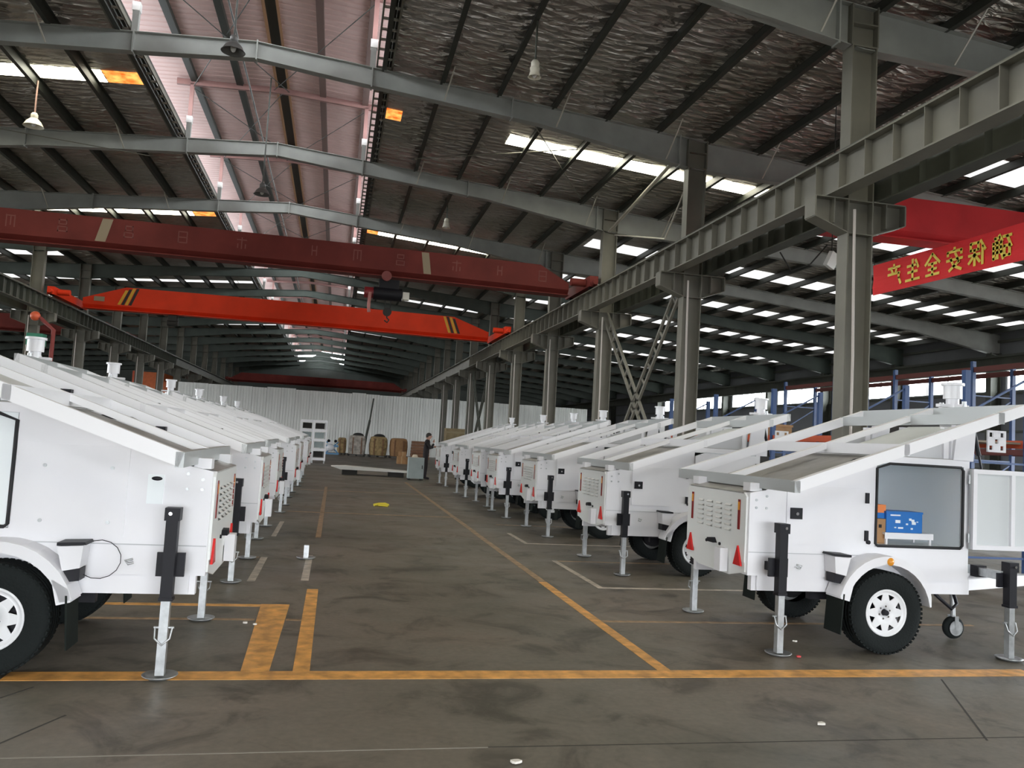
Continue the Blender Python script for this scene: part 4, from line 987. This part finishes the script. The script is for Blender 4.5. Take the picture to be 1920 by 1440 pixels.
# pallet racks right of the trailers
t = E('pallet_rack', (9.1, 10.3, 0)); tag(t, 'blue pallet rack with orange beams behind the right trailers', 'rack')
for i in range(5):
    for x in (0, 1.1):
        O('upright', MB().box(x-.045, x+.045, i*2.7-.04, i*2.7+.04, 0, 3.05), bluem, t)
    for k in range(4): O('frame_brace', MB().bar((0, i*2.7, .3+k*.7), (1.1, i*2.7, .3+k*.7+(.6 if k % 2 else 0)), .03, .03), bluem, t)
for i in range(4):
    for x in (0, 1.1):
        for z in (.6, 2.0): O('beam', MB().box(x-.025, x+.025, i*2.7+.045, i*2.7+2.655, z-.06, z+.06), orangeb, t)
    O('shelf_deck', MB().box(.03, 1.07, i*2.7+.1, i*2.7+2.6, 2.0, 2.03), M('shelf_deck', (.25, .2, .15), .7), t)
for i, (y, z, sx, sz, mt, lab) in enumerate(((12.0, 2.031, .3, .35, darkm, 'dark parts box on the rack shelf nearest the camera'), (14.6, .0, .4, 1.0, white2, 'white crate standing under the rack'), (16.8, 2.031, .35, .3, cardm, 'brown box on the rack shelf'), (19.6, 2.031, .35, .4, white2, 'white box on the rack shelf farthest away'))):
    tt = E('storage_box', (9.65, y, z)); tag(tt, lab, 'box', 'boxes on the pallet rack')
    O('box', MB().box(-.35, .35, -sx, sx, 0, sz), mt, tt); O('lid', MB().box(-.37, .37, -sx-.02, sx+.02, sz-.05, sz), mt, tt)
t = E('pallet_rack', (14.5, 13.5, 0)); tag(t, 'second blue pallet rack farther right toward the windows', 'rack')
for i in range(5):
    for x in (0, 1.1): O('upright', MB().box(x-.045, x+.045, i*2.7-.04, i*2.7+.04, 0, 4.1), bluem, t)
    for k in range(5): O('frame_brace', MB().bar((0, i*2.7, .3+k*.75), (1.1, i*2.7, .3+k*.75+(.7 if k % 2 else 0)), .03, .03), bluem, t)
for i in range(4):
    for x in (0, 1.1):
        for z in (2.0, 3.9): O('beam', MB().box(x-.025, x+.025, i*2.7+.045, i*2.7+2.655, z-.06, z+.06), M('dark_red_beam', (.12, .03, .025), .5), t)
# litter and small things
def scrap(x, y, r_, mat, lab):
    g = MB(); n = 7; pts = [(r_*random.uniform(.5, 1)*cos(2*PI*k/n), r_*.7*random.uniform(.5, 1)*sin(2*PI*k/n)) for k in range(n)]
    tag(O('litter', g.prism(pts, 2, .0045, .016), mat, None, (x, y, 0)), lab, 'litter', 'litter on the floor', 'thing')
pw = M('paper_white', (.7, .68, .62), .8)
scrap(1.0, 4.05, .035, pw, 'tiny white scrap on the floor at the front left of centre')
scrap(3.0, 4.5, .04, pw, 'white scrap on the floor at the front right')
scrap(-.6, 7.0, .03, pw, 'white scrap beside the nearest left trailer foot'); scrap(-.52, 6.95, .025, pw, 'second white scrap nearer the yellow line at left')
scrap(4.05, 6.5, .025, pw, 'white scrap under the nearest right trailer'); scrap(3.78, 6.0, .03, M('red_scrap', (.6, .06, .06), .6), 'red scrap beside the nearest right jack foot')
t = O('yellow_tape', MB().tube([(-.16,0,.03),(-.05,.06,.05),(.08,.02,.06),(.16,.08,.03)], .03, 8).tube([(-.1,.1,.02),(.0,-.05,.03),(.14,-.06,.02)], .02, 8), M('yellow_tape', (.75, .62, .05), .5), None, (1.12, 18.3, 0)); tag(t, 'crumpled yellow tape lying in the aisle', 'tape')
t = E('jack_stand', (-.24, 10.5, 0)); tag(t, 'loose grey jack foot standing on the floor by the left row', 'stand')
O('foot_plate', MB().lathe((0,0,0), [(0,.002),(.085,.002),(.115,.018),(.118,.026),(.08,.012),(0,.012)], 20, 2), zinc, t); O('stub', MB().box(-.03,.03,-.03,.03,.01,.17), zinc, t)
t = E('jib_post', (-3.82, 12.0, 0)); tag(t, 'red post with a green motor behind the left trailers', 'post')
O('post', MB().tube([(0,0,0),(0,0,2.75),(-.18,0,2.9)], .028, 8), M('post_red', (.20, .03, .025), .6), t); O('motor', MB().box(-.3,-.1,-.08,.08,2.52,2.68), greenm, t); O('knob', MB().ell((-.24,0,2.92),(.065,.065,.065)), orangeb, t)
